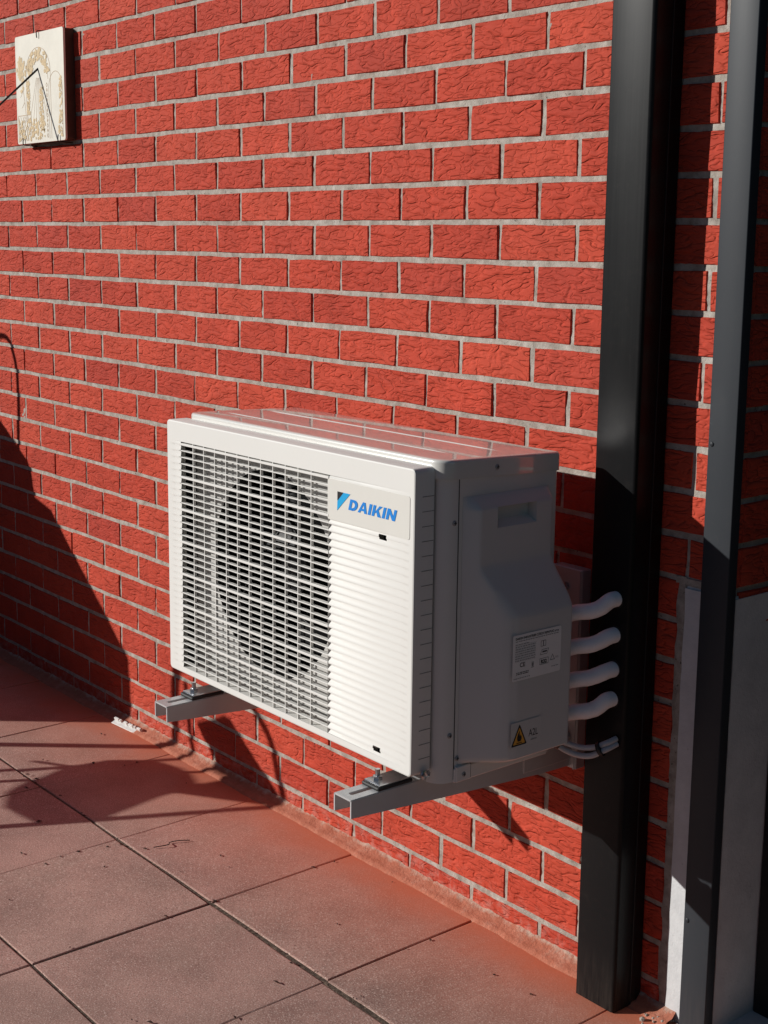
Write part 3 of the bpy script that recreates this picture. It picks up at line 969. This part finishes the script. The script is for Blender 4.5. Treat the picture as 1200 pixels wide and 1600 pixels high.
# valve cover on the right side
def cover_mesh():
    mb = MB()
    zs_ = [0.5075 + (0.9665 - 0.5075) * i / 78 for i in range(79)]
    for a in (.9115, .9470):
        k = min(range(len(zs_)), key=lambda q: abs(zs_[q] - a)); zs_[k] = a
    us = [i / 52 for i in range(53)]
    def yb(z): return -0.163 + 0.0155 * (1 - sst(.765, .850, z))
    yf = -0.362
    rows = []; ys_at = {}
    hy = (-0.302, -0.2105)
    for z in zs_:
        s = 1 - min(1, max(0, (z - .765) / .085)); s = s * .75 + .25 * (s * s * (3 - 2 * s))      # 1 in the deep lower part
        H = .0205 + (.0615 - .0205) * s
        fw = .022 + (.062 - .022) * s
        row = []
        uy = [yf + (yb(z) - yf) * u for u in us]
        if z > .89:
            for t in hy:
                k = min(range(len(uy)), key=lambda q: abs(uy[q] - t)); uy[k] = t
        for y in uy:
            f1 = min(1, max(0, (y - yf) / fw)) if s < .5 else min(1, (y - yf) / (fw * 1.0)) * (1 - .0) if y < yf + fw else 1
            if s >= .5: f1 = min(1, max(0, (y - yf) / fw)); f1 = f1 - .06 * sst(.8, 1, f1) * (1 - sst(1, 1.25, (y - yf) / fw))
            f2 = math.sqrt(max(0, 1 - max(0, 1 - (yb(z) - y) / .012) ** 2))
            f3 = min(1, max(0, (.9665 - z) / .020))
            f4 = math.sqrt(max(0, 1 - max(0, 1 - (z - .5075) / .012) ** 2))
            row.append((BX1 + .0004 + H * min(f1, 1) * f2 * f3 * f4, y, z))
        rows.append(row)
    nu = len(rows[0]); vs = [p for r in rows for p in r]; fs = []
    for i in range(len(rows) - 1):
        for j in range(nu - 1):
            q = (i * nu + j, i * nu + j + 1, (i + 1) * nu + j + 1, (i + 1) * nu + j)
            ym = sum(vs[k][1] for k in q) / 4; zm = sum(vs[k][2] for k in q) / 4
            if hy[0] < ym < hy[1] and .9115 < zm < .9470: continue
            fs.append(q)
    mb.add(vs, fs)
    return mb
vcover = cover_mesh().build('valve_cover', M['cover_plastic'], ac, smooth=50)
mb = MB()
xa, xb = BX1 + .0205 + .0002, BX1 + .0012
ya, yb2, za, zb = -0.302, -0.2105, .9115, .9470
P8 = [(xa, ya, za), (xa, yb2, za), (xa, yb2, zb), (xa, ya, zb), (xb, ya + .004, za + .010), (xb, yb2 - .002, za + .010), (xb, yb2 - .002, zb - .002), (xb, ya + .004, zb - .002)]
mb.add(P8, [(0, 1, 5, 4), (1, 2, 6, 5), (2, 3, 7, 6), (3, 0, 4, 7), (4, 5, 6, 7)])
mb.build('hand_grip', M['cover_plastic'], vcover)

# labels on the valve cover
XL = BX1 + .0004 + .0615 + .0004
side = lambda y, z, t: (XL + .0006 + t, y, z)
def text_mesh(s, size, y, z, mat, parent, bold=0.0, name='print', stretch=1.0, slope=0.0, x=None):
    cu = bpy.data.curves.new('t', 'FONT'); cu.body = s; cu.size = size; cu.offset = bold
    ob = bpy.data.objects.new('t', cu); col.objects.link(ob)
    dg = bpy.context.evaluated_depsgraph_get()
    me = bpy.data.meshes.new_from_object(ob.evaluated_get(dg))
    bpy.data.objects.remove(ob)
    x = (XL + .0011) if x is None else x
    for v in me.vertices:
        a, b_ = v.co.x * stretch, v.co.y
        v.co = (x, y + a, z + b_ + a * slope)
    me.materials.clear(); me.materials.append(mat)
    o = bpy.data.objects.new(name, me); col.objects.link(o); o.parent = parent
    return o
rl = empty('rating_label', (0, 0, 0)); rl.parent = ac
flat_shape('label_sheet', [rrect(-0.300, 0.6560, -0.1855, 0.7355, .003, 3)], M['label'], rl, side, .0003)
text_mesh('DAIKIN INDUSTRIES CZECH REPUBLIC s.r.o.', .0052, -0.2945, .7275, M['ink'], rl, .00018, stretch=1.02)
rr_ = random.Random(2)
def bars_of_print(y0, y1, z, h=.0012, mat='ink_grey'):
    polys = []; y = y0
    while y < y1:
        w = rr_.uniform(.002, .006); e = min(y + w, y1)
        polys.append([(y, z), (e, z), (e, z + h), (y, z + h)]); y = e + rr_.uniform(.0008, .0018)
    flat_shape('print_line', polys, M[mat], rl, lambda a, b_, t: (XL + .00105 + t, a, b_), .0001)
bars_of_print(-0.2945, -0.192, .7238)
for i in range(8):
    z = .7185 - .0040 * i
    bars_of_print(-0.2945, -0.2475 if i else -0.262, z)
    flat_shape('rule', [[(-0.2945, z - .0012), (-0.2455, z - .0012), (-0.2455, z - .0010), (-0.2945, z - .0010)]], M['ink_grey'], rl, lambda a, b_, t: (XL + .00105 + t, a, b_), .0001)
text_mesh('CE', .0105, -0.2835, .6795, M['ink'], rl, .0002)
text_mesh('R32', .0088, -0.2335, .6765, M['ink'], rl, .00045)
lab = lambda a, b_, t: (XL + .00105 + t, a, b_)
def outline_rect(y0, z0, y1, z1, w): return [[(y0, z0), (y1, z0), (y1, z0 + w), (y0, z0 + w)], [(y0, z1 - w), (y1, z1 - w), (y1, z1), (y0, z1)], [(y0, z0 + w), (y0 + w, z0 + w), (y0 + w, z1 - w), (y0, z1 - w)], [(y1 - w, z0 + w), (y1, z0 + w), (y1, z1 - w), (y1 - w, z1 - w)]]
flat_shape('frame_mark', outline_rect(-0.2365, .6745, -0.2155, .6855, .0006), M['ink'], rl, lab, .0001)
flat_shape('book_mark', outline_rect(-0.2345, .7065, -0.2285, .7165, .0006) + outline_rect(-0.2283, .7065, -0.2225, .7165, .0006), M['ink'], rl, lab, .0001)
flat_shape('sheet_mark', [[(-.236, .692), (-.219, .692), (-.219, .6926), (-.236, .6926)], [(-.232, .7005), (-.215, .7005), (-.215, .7011), (-.232, .7011)], [(-.236, .692), (-.2354, .692), (-.2314, .7005), (-.232, .7005)], [(-.2195, .692), (-.219, .692), (-.215, .7005), (-.2156, .7005)], [(-.231, .6955), (-.220, .6955), (-.219, .698), (-.230, .698)]], M['ink'], rl, lab, .0001)
flat_shape('bin_mark', [[(-.2555, .682), (-.2505, .682), (-.2510, .676), (-.2550, .676)], [(-.256, .6835), (-.250, .6835), (-.250, .6828), (-.256, .6828)], [(-.256, .6738), (-.250, .6738), (-.250, .675), (-.256, .675)]], M['ink_grey'], rl, lab, .0001)
def tri_outline(cy, z0, w, h, t):
    A, B, C_ = (cy - w / 2, z0), (cy + w / 2, z0), (cy, z0 + h)
    c = (cy, z0 + h * .36)
    sh = lambda p: (c[0] + (p[0] - c[0]) * (1 - t), c[1] + (p[1] - c[1]) * (1 - t))
    a, b_, d = sh(A), sh(B), sh(C_)
    return [[A, B, b_, a], [B, C_, d, b_], [C_, A, a, d]]
flat_shape('hazard_mark', tri_outline(-.2055, .6785, .0115, .0105, .22), M['ink'], rl, lab, .0001)
text_mesh('A2L', .0050, -0.1985, .6805, M['ink_grey'], rl)
for z in (.6695, .6668): bars_of_print(-0.2915, -0.262, z, .0013, 'ink')
bars_of_print(-0.2970, -0.259, .6600)
bars_of_print(-0.2075, -0.190, .6665)
wl = empty('warning_label', (0, 0, 0)); wl.parent = ac
flat_shape('label_sheet', [rrect(-0.2995, 0.5385, -0.2285, 0.5835, .002, 3)], M['label_pale'], wl, side, .0001)
TA, TB, TC = (-0.2985, .5420), (-0.2615, .5420), (-0.2795, .5800)
w1 = lambda a, b_, t: (XL + .00095 + t, a, b_)
w2 = lambda a, b_, t: (XL + .00120 + t, a, b_)
w3 = lambda a, b_, t: (XL + .00145 + t, a, b_)
def round_tri(A, B, C_, r):
    out = []
    pts = [A, B, C_]
    for i in range(3):
        p, q, s = Vector(pts[i - 1]), Vector(pts[i]), Vector(pts[(i + 1) % 3])
        a = q + (p - q).normalized() * r; b_ = q + (s - q).normalized() * r
        for k in range(4):
            t = k / 3; out.append(tuple((1 - t) ** 2 * a + 2 * t * (1 - t) * q + t * t * b_))
    return out
flat_shape('triangle_border', [round_tri(TA, TB, TC, .003)], M['ink'], wl, w1, .0001)
cc_ = Vector((sum(p[0] for p in (TA, TB, TC)) / 3, sum(p[1] for p in (TA, TB, TC)) / 3))
flat_shape('triangle_field', [[tuple(cc_ + (Vector(p) - cc_) * .78) for p in round_tri(TA, TB, TC, .003)]], M['warn'], wl, w2, .0001)
flame = [(-.2835, .5495), (-.2765, .5495), (-.2745, .5535), (-.2750, .5580), (-.2775, .5610), (-.2780, .5570), (-.2795, .5630), (-.2790, .5685), (-.2825, .5640), (-.2845, .5590), (-.2850, .5535)]
flat_shape('flame', [flame, [(-.2865, .5460), (-.2735, .5460), (-.2735, .5475), (-.2865, .5475)]], M['ink'], wl, w3, .0001)
text_mesh('A2L', .0175, -0.2575, .5530, M['ink'], wl, 0.0, stretch=.78, x=XL + .00095)
flat_shape('print_line', [[(y, .5455), (y + .0022, .5455), (y + .0022, .5475), (y, .5475)] for y in (-.2520, -.2492, -.2464, -.2432, -.2404)], M['ink_grey'], wl, w1, .0001)

# ------------------------------------------------------------------ wall brackets carrying the unit
RAIL_T = 0.4735
def bracket(x0, x1, label):
    b = empty('wall_bracket', (x0, 0, 0))
    tag(b, label, 'bracket', 'steel brackets under the air conditioner')
    w = x1 - x0; t = .0028
    yf, yb_ = -0.545, -0.022
    # inverted channel: top plate with slot, two webs deepening towards the wall
    mb = MB()
    sl0, sl1, sw = -0.530, -0.415, .0055
    ys = [yf, sl0, sl1, yb_]
    c = w / 2
    for (ya, yb1) in ((yf, sl0), (sl1, yb_)): mb.box((.0015, ya, RAIL_T - t), (w - .0015, yb1, RAIL_T))
    mb.box((.0015, sl0, RAIL_T - t), (c - sw, sl1, RAIL_T)); mb.box((c + sw, sl0, RAIL_T - t), (w - .0015, sl1, RAIL_T))
    for xa in (0, w - t):
        poly = [(yf, RAIL_T - .0015), (yf, RAIL_T - .0315), (-0.33, RAIL_T - .047), (-0.10, RAIL_T - .062), (yb_, RAIL_T - .064), (yb_, RAIL_T - .0015)]
        mb.prism(poly, 0, xa, xa + t)
    # rounded slot ends
    arm = mb.build('arm', M['rail_paint'], b)
    for yy in (sl0, sl1):
        s = MB(); pts = []
        sg = 1 if yy == sl0 else -1
        a = arc(c, yy + sg * sw, sw, sw, 180, 360) if sg > 0 else arc(c, yy + sg * sw, sw, sw, 0, 180)
        poly = ([(c - sw, yy)] + a + [(c + sw, yy)]) if sg > 0 else ([(c + sw, yy)] + a + [(c - sw, yy)])
        s.prism(poly, 2, RAIL_T - t + .0002, RAIL_T - .0002); s.build('slot_end', M['rail_paint'], arm)
    # upright rail on the wall
    mb = MB()
    mb.bbox((-.012, -0.026, 0.405), (w + .016, -0.001, 0.788), .002, 1)
    up = mb.build('wall_rail', M['rail_paint'], b)
    MB().box((w + .010, -0.0275, 0.405), (w + .0125, -0.0262, 0.785)).build('rail_lip', M['rail_paint'], up)
    for z in (0.44, 0.752):
        MB().tube([(w * .5, -0.026, z), (w * .5, -0.034, z)], .0085, 6).build('bolt', M['galv'], up)
    # gusset box near the wall
    MB().bbox((-.0035, -0.150, RAIL_T - .050), (w + .0032, -0.0262, RAIL_T - .004), .0015, 1).build('gusset', M['rail_paint'], b)
    # rubber foot with clamp plate and bolt
    for yy in (-0.452, -0.175):
        f = empty('foot_clamp', (w / 2, yy, RAIL_T)); f.parent = b
        MB().bbox((-.023, -.036, -.0005), (.023, .040, .0070), .003, 2).build('rubber_pad', M['rubber'], f)
        if yy < -.3:
            MB().bbox((-.021, -.031, .0066), (.021, .034, .0096), .001, 1).build('clamp_plate', M['galv'], f)
            MB().tube([(-.006, -.014, .0090), (-.006, -.014, .0150)], .0085, 6).build('nut', M['galv'], f)
            MB().tube([(-.006, -.014, .0145), (-.006, -.014, .0270)], .0042, 12).build('bolt', M['galv'], f)
    return b
bracket(0.0035, 0.0505, 'pale grey steel bracket arm under the logo end of the air conditioner')
bracket(-0.5835, -0.5365, 'pale grey steel bracket arm under the fan end of the air conditioner')
# shiny lump added to give a sparkle, as a clip at the lower grille corner
mb = MB(); bm = bmesh.new(); bmesh.ops.create_icosphere(bm, subdivisions=2, radius=.011)
for p in bm.verts:
    k = .7 + .5 * noise.noise(p.co * 160); p.co = Vector((GX1 + .006 + p.co.x * .55 * k, -0.424 + p.co.y * 1.2 * k, .5035 + p.co.z * k))
mb.addbm(bm); mb.build('glint_lump', M['galv'], ac)

# ------------------------------------------------------------------ pipes and cables into the duct
ordinal = ['topmost', 'second from top', 'third from top', 'lowest']
for i, (z0, z1) in enumerate(((.735, .769), (.674, .707), (.612, .646), (.556, .589))):
    rv = random.Random(40 + i)
    z0 += rv.uniform(-.003, .003); z1 += rv.uniform(-.002, .002); q_ = rv.uniform(-.004, .004)
    pts = bez([(.116, -.156, z0 - .003), (.132, -.140, z0 + .003), (.148, -.124, z0 + .009), (.167, -.111 + q_ * .6, z0 + .015 + q_ * .5), (.180, -.101 + q_ * .3, z0 + .022 + q_ * .5), (.190, -.089, z1 - .003), (.1955, -.0735, z1)], 7)
    rad = [0.0139 + .0006 * noise.noise((k * .4, i * 3.1, 0)) for k in range(len(pts))]
    o = MB().tube(pts, rad, 20).build('insulated_pipe', M['pipe'], None, smooth=60)
    tag(o, f'white insulated refrigerant pipe entering the black duct, {ordinal[i]} of four', 'pipe', 'insulated pipes between unit and duct')
cb = empty('cable_bundle', (.12, -.14, .49))
tag(cb, 'two grey cables held by black ties, looping below the white insulated pipes', 'cable')
def rel(pts): return [(p[0] - .12, p[1] + .14, p[2] - .49) for p in pts]
c1 = bez([(.128, -.150, .512), (.140, -.134, .505), (.160, -.118, .499), (.182, -.108, .503), (.202, -.098, .514), (.208, -.078, .520)], 7)
c2 = bez([(.124, -.148, .507), (.136, -.138, .494), (.158, -.124, .486), (.182, -.114, .489), (.203, -.100, .503), (.210, -.078, .511)], 7)
for c in (c1, c2): MB().tube(rel(c), .0052, 12).build('cable', M['cable'], cb, smooth=60)
for k in (3, 25):
    a = (c1[k] + c2[k]) / 2; d = (c1[k + 1] - c1[k]).normalized()
    MB().tube(rel([a - d * .003, a + d * .003]), .0135 if k == 25 else .0120, 14).build('cable_tie', M['tie'], cb, smooth=60)

# ------------------------------------------------------------------ sundial
sd = empty('sundial', (-2.083, 0, 1.80))
tag(sd, 'square cream marble sundial with ochre drawing and black rod hung on the brick wall', 'sundial')
mb = MB(); mb.prism(rrect(-.154, -.153, .154, .153, .007, 4), 1, -.035, -.029)
mb.build('slab', M['marble'], sd, smooth=40)
mb = MB(); mb.prism(rrect(-.1525, -.1515, .1525, .1515, .007, 4), 1, -.0288, -.0005)
mb.build('slab_back', M['brown_back'], sd, smooth=40)
def inlay(name, polys, mat, k=0):
    flat_shape(name, polys, mat, sd, lambda a, b_, t: (a, -.0351 - t - .0002 * k, b_), .0002)
def stroke(pts, w):
    out = []
    for p, q in zip(pts[:-1], pts[1:]):
        d = Vector((q[0] - p[0], q[1] - p[1])); d.normalize(); nn = Vector((-d.y, d.x)) * w / 2
        out.append([(p[0] + nn.x, p[1] + nn.y), (p[0] - nn.x, p[1] - nn.y), (q[0] - nn.x, q[1] - nn.y), (q[0] + nn.x, q[1] + nn.y)])
    return out
rs = random.Random(9)
def speck(n, fn, s0, s1):
    out = []
    for _ in range(n):
        x, z = fn(); s = rs.uniform(s0, s1); a = rs.uniform(0, 6.28)
        out.append([(x + s * math.cos(a + t) * rs.uniform(.6, 1.2), z + s * math.sin(a + t) * rs.uniform(.6, 1.2)) for t in (0, 1.2, 2.5, 3.8, 5.0)])
    return out
# great arch, its filling, the small side arch, a tree, a lattice and hour lines
big = arc(-.008, .040, .078, .072, 0, 180, 18)
inlay('arch_line', stroke([(.070, -.145)] + big + [(-.086, -.145)], .0016), M['umber'])
inlay('arch_inner_line', stroke([(.055, .02)] + arc(-.008, .035, .060, .055, 0, 180, 16) + [(-.068, -.06)], .0013), M['umber'])
def in_arch():
    t = rs.uniform(0, math.pi); r = rs.uniform(.52, .98)
    return (-.008 + .074 * r * math.cos(t), .042 + .068 * r * math.sin(t))
inlay('arch_filling', speck(120, in_arch, .003, .008), M['ochre'], 1)
side_arch = arc(.100, -.010, .042, .048, 0, 180, 14)
inlay('side_arch_line', stroke([(.142, -.145)] + side_arch + [(.058, -.145)], .0015), M['umber'])
inlay('side_arch_filling', speck(60, lambda: (rs.uniform(.122, .140), rs.uniform(-.09, .02)), .002, .006) + speck(26, lambda: (rs.uniform(.115, .140), rs.uniform(-.14, -.09)), .002, .006), M['ochre'], 1)
inlay('tree_crown', speck(40, lambda: (-.118 + rs.gauss(0, .013), .052 + rs.gauss(0, .018)), .005, .011), M['ochre'], 1)
inlay('tree_stem', stroke([(-.112, .04), (-.108, 0), (-.100, -.03), (-.094, -.07)], .0018) + stroke([(-.108, .0), (-.126, -.02)], .0012) + stroke([(-.100, -.035), (-.118, -.05)], .0012), M['umber'])
for x0, x1 in ((-.145, -.060),):
    ln = []
    for i in range(6):
        ln += stroke([(x0 + i * .015, -.145), (min(x0 + i * .015 + .04, x1), -.075)], .0012) + stroke([(x1 - i * .015, -.145), (max(x1 - i * .015 - .04, x0), -.075)], .0012)
    inlay('lattice', ln + stroke([(x0, -.148), (x0, -.072), (x1, -.072), (x1, -.148)], .0018), M['umber'])
inlay('pillar', speck(70, lambda: (rs.uniform(.000, .022), rs.uniform(-.12, .0)), .003, .007), M['ochre'], 1)
inlay('left_pillar', speck(60, lambda: (rs.uniform(-.084, -.066), rs.uniform(-.07, .02)), .003, .006), M['ochre'], 1)
inlay('foot_filling', speck(110, lambda: (rs.uniform(-.14, .03), rs.uniform(-.143, -.085)), .003, .008), M['ochre'], 1)
inlay('hour_line', [p for a in (-112, -104, -97, -90, -84, -77, -70) for p in stroke([(-.008 + .03 * math.cos(math.radians(a)), .057 + .03 * math.sin(math.radians(a))), (-.008 + .15 * math.cos(math.radians(a)), .057 + .15 * math.sin(math.radians(a)))], .0011)], M['umber'])
chain = []
for i in range(11):
    z = .01 - i * .014
    chain += [[(.046, z), (.050, z - .006), (.046, z - .012), (.042, z - .006)]] if i % 2 else stroke([(.046, z), (.051, z - .006), (.046, z - .012), (.041, z - .006), (.046, z)], .0014)
inlay('chain', chain, M['umber'])
# rod pointing away from the slab, and its three hooks
MB().tube([(-.008, -.030, .057), (-.017, -.178, -.082)], .0028, 10).build('gnomon', M['iron'], sd, smooth=50)
for hx, s in ((.0, 1), (-.108, -1), (.118, -1)):
    zz = .153 * s
    MB().tube(bez([(hx, -.0395, zz - .016 * s), (hx, -.0405, zz - .004 * s), (hx, -.038, zz + .003 * s), (hx + .004, -.020, zz + .0045 * s), (hx + .006, .006, zz + .005 * s)], 5), .0016, 8).build('hook', M['iron'], sd, smooth=50)

# ------------------------------------------------------------------ bits lying on the patio
st = empty('plastic_strip', (-1.645, -.034, .004))
tag(st, 'broken white plastic strip with notches lying at the foot of the brick wall', 'litter')
st.scale = (.85, .75, .7)
st.rotation_euler = (math.radians(24), math.radians(1.5), math.radians(6))
mb = MB()
mb.bbox((-.075, -.013, .0), (.075, .013, .0035), .001, 1)
mb.build('strip_base', M['white_strip'], st)
for x0, x1 in ((-.074, -.050), (-.044, -.036), (-.020, -.002), (.006, .030), (.038, .046), (.054, .074)):
    MB().bbox((x0, .004, .003), (x1, .0125, .015), .001, 1).build('rib', M['white_strip'], st)
tw = MB().tube(bez([(-.900, -.375, .004), (-.886, -.345, .007), (-.900, -.333, .004), (-.893, -.315, .006), (-.882, -.290, .004)], 5), .0011, 7).build('twig', M['debris'], None, smooth=60)
tag(tw, 'thin dark crooked twig lying on a sunlit paving slab', 'twig')
rd = random.Random(21)
mb = MB()
spots = []
for _ in range(38): spots.append((rd.uniform(-1.9, .15), rd.uniform(-.95, -.05)))
for _ in range(20): spots.append((rd.uniform(-1.6, .1), -.412 + rd.gauss(0, .008)))
for _ in range(14): spots.append((-.192 - .4015 * rd.randrange(0, 4) + rd.gauss(0, .006), rd.uniform(-.8, -.06)))
for (x, y) in spots:
    s = rd.uniform(.0015, .0055) * (1.6 if rd.random() < .12 else 1); a = rd.uniform(0, 6.28); L_ = rd.uniform(.8, 2.2)
    ca, sa = math.cos(a), math.sin(a)
    pts = [(-1, 0, .0), (-.2, .5, .5), (1, .1, .15), (.1, -.55, .35)]
    vs = [(x + s * L_ * (p[0] * ca - p[1] * sa), y + s * (p[0] * sa + p[1] * ca), .0022 + s * .5 * p[2]) for p in pts]
    vs2 = [(p[0], p[1], p[2] + .0008) for p in vs]
    mb.add(vs + vs2, [(0, 1, 2, 3), (7, 6, 5, 4), (0, 1, 5, 4), (1, 2, 6, 5), (2, 3, 7, 6), (3, 0, 4, 7)])
o = mb.build('leaf_crumbs', M['debris']); tag(o, 'dark dry leaf crumbs scattered over the paving slabs', 'leaf litter', kind='stuff')

# ------------------------------------------------------------------ things beside the picture that throw their shadows into it
AZ = Vector((0.648, 0.761)); PE = Vector((0.761, -0.648))
def sp(k, u, z): return Vector((-k * AZ.x + u * PE.x, -k * AZ.y + u * PE.y, z))
bq = empty('grill_cart', sp(2.85, -1.95, 0))
tag(bq, 'barbecue cart standing under a dark fabric cover near the wall', 'barbecue')
prof = [(-1.275, 0), (-1.277, .52), (-1.285, .735), (-1.645, .987), (-1.728, .985), (-1.742, 1.055), (-1.760, 1.083), (-1.914, 1.145), (-2.10, 1.150), (-2.25, 1.10), (-2.30, .985), (-2.40, .97), (-2.62, .74), (-2.63, 0)]
mb = MB(); org = sp(2.85, -1.95, 0)
rows = []
for k, sc in ((2.60, .985), (2.61, 1.0), (2.85, 1.0), (3.10, 1.0), (3.115, .985)):
    rows.append([sp(k, -1.95 + (u + 1.95) * sc, z * sc) - org for u, z in prof])
n = len(prof); vs = [p for r in rows for p in r]; fs = [tuple(range(n)), tuple(range(4 * n, 5 * n))]
for i in range(4):
    for j in range(n): fs.append((i * n + j, i * n + (j + 1) % n, (i + 1) * n + (j + 1) % n, (i + 1) * n + j))
mb.add(vs, fs); mb.build('fabric_cover', M['cover'], bq, smooth=40)
for u in (-1.45, -2.45):
    for k in (2.68, 3.02):
        c = sp(k, u, .03) - org
        MB().tube([c + Vector((AZ.x, AZ.y, 0)) * -.012, c + Vector((AZ.x, AZ.y, 0)) * .012], .029, 16).build('castor', M['rubber'], bq)
hp_o = sp(2.45, -1.812, 0)
hk = empty('hook_pole', hp_o)
tag(hk, 'thin black metal pole with a curved hook top beside the covered barbecue', 'pole')
MB().tube([p - hp_o for p in bez([sp(2.45, u, z) for u, z in ((-1.812, 0), (-1.815, .6), (-1.812, 1.06), (-1.804, 1.25), (-1.818, 1.335), (-1.854, 1.372), (-1.897, 1.366), (-1.94, 1.33), (-1.955, 1.27))], 6)], .0085, 10).build('shaft', M['iron'], hk, smooth=60)
MB().bbox((-.11, -.11, 0), (.11, .11, .012), .004, 1).build('foot_plate', M['iron'], hk)

ch_o = sp(2.25, -.80, 0)
chair = empty('garden_chair', ch_o)
tag(chair, 'tubular metal garden chair with dark fabric seat standing on the patio', 'chair')
def ctube(k, uz, r=.0095):
    pts = [sp(k if not isinstance(k, (list, tuple)) else k[i], u, z) - ch_o for i, (u, z) in enumerate(uz)]
    MB().tube(bez(pts, 6), r, 10).build('frame_tube', M['chair'], chair, smooth=60)
ctube(2.2, [(-.343, .005), (-.549, .343), (-.691, .579), (-.738, .71), (-.791, .757), (-.86, .79)], .011)
ctube(2.5, [(-.62, .005), (-.895, .415), (-1.012, .595), (-1.036, .679), (-1.05, .78)], .009)
ctube(2.1, [(-.68, .005), (-.822, .278), (-.915, .465), (-.905, .52)], .008)
ctube(2.5, [(-1.09, .005), (-1.09, .40), (-1.09, .74), (-1.06, .82), (-1.0, .84)], .016)
ctube([2.2, 2.3, 2.4, 2.5], [(-.86, .79), (-.93, .82), (-.97, .84), (-1.0, .84)], .0085)
ctube([2.1, 2.3, 2.5], [(-.80, .44), (-.90, .44), (-.97, .44)], .006)
seat_fl = [(-1.438, -.402), (-1.475, -.29), (-1.449, -.177), (-1.397, -.110), (-1.30, -.082), (-1.2437, -.083), (-1.178, -.104), (-1.165, -.16), (-1.165, -.223), (-1.130, -.40), (-1.193, -.509), (-1.317, -.526), (-1.40, -.48)]
dk = .45 / .362
pl = [(x - .648 * dk - ch_o.x, y - .761 * dk - ch_o.y) for x, y in seat_fl]
mb = MB(); mb.prism(pl, 2, .442, .456); mb.build('seat', M['sling'], chair)
mb = MB()
quad = [(-1.000, .589), (-.904, .672), (-.881, .679), (-.847, .659), (-.690, .579), (-.781, .470), (-.871, .530), (-.918, .514)]
vs = [sp(2.19, u, z) - ch_o for u, z in quad] + [sp(2.215, u, z) - ch_o for u, z in quad]
n = len(quad)
mb.add(vs, [tuple(range(n)), tuple(range(2 * n - 1, n - 1, -1))] + [(i, (i + 1) % n, n + (i + 1) % n, n + i) for i in range(n)])
mb.build('fabric_back', M['sling'], chair)

# unseen hedge added to block low sky and darken reflections
hd = empty('sky_block_hedge', (-2.0, -9.0, -.06))
tag(hd, 'unseen dark green hedge added opposite the brick wall to block low sky', 'hedge')
for (a, b_) in (((-9, 0.0, 0), (7, .9, 2.1)), ((-9.9, 0, 0), (-9.0, 8.6, 2.1)), ((7, .9, 0), (7.9, 9.3, 2.1))):
    bm = bmesh.new(); bmesh.ops.create_cube(bm, size=1)
    for p in bm.verts: p.co = Vector([(a[i] + b_[i]) / 2 + p.co[i] * (b_[i] - a[i]) for i in range(3)])
    bmesh.ops.subdivide_edges(bm, edges=list(bm.edges), cuts=24, use_grid_fill=True)
    for p in bm.verts:
        v = noise.noise_vector(p.co * 1.7) * .10 + noise.noise_vector(p.co * 6.0) * .06
        if p.co.z > .01: p.co += v
    mb = MB(); mb.addbm(bm); mb.build('sky_block_run', M['hedge'], hd)
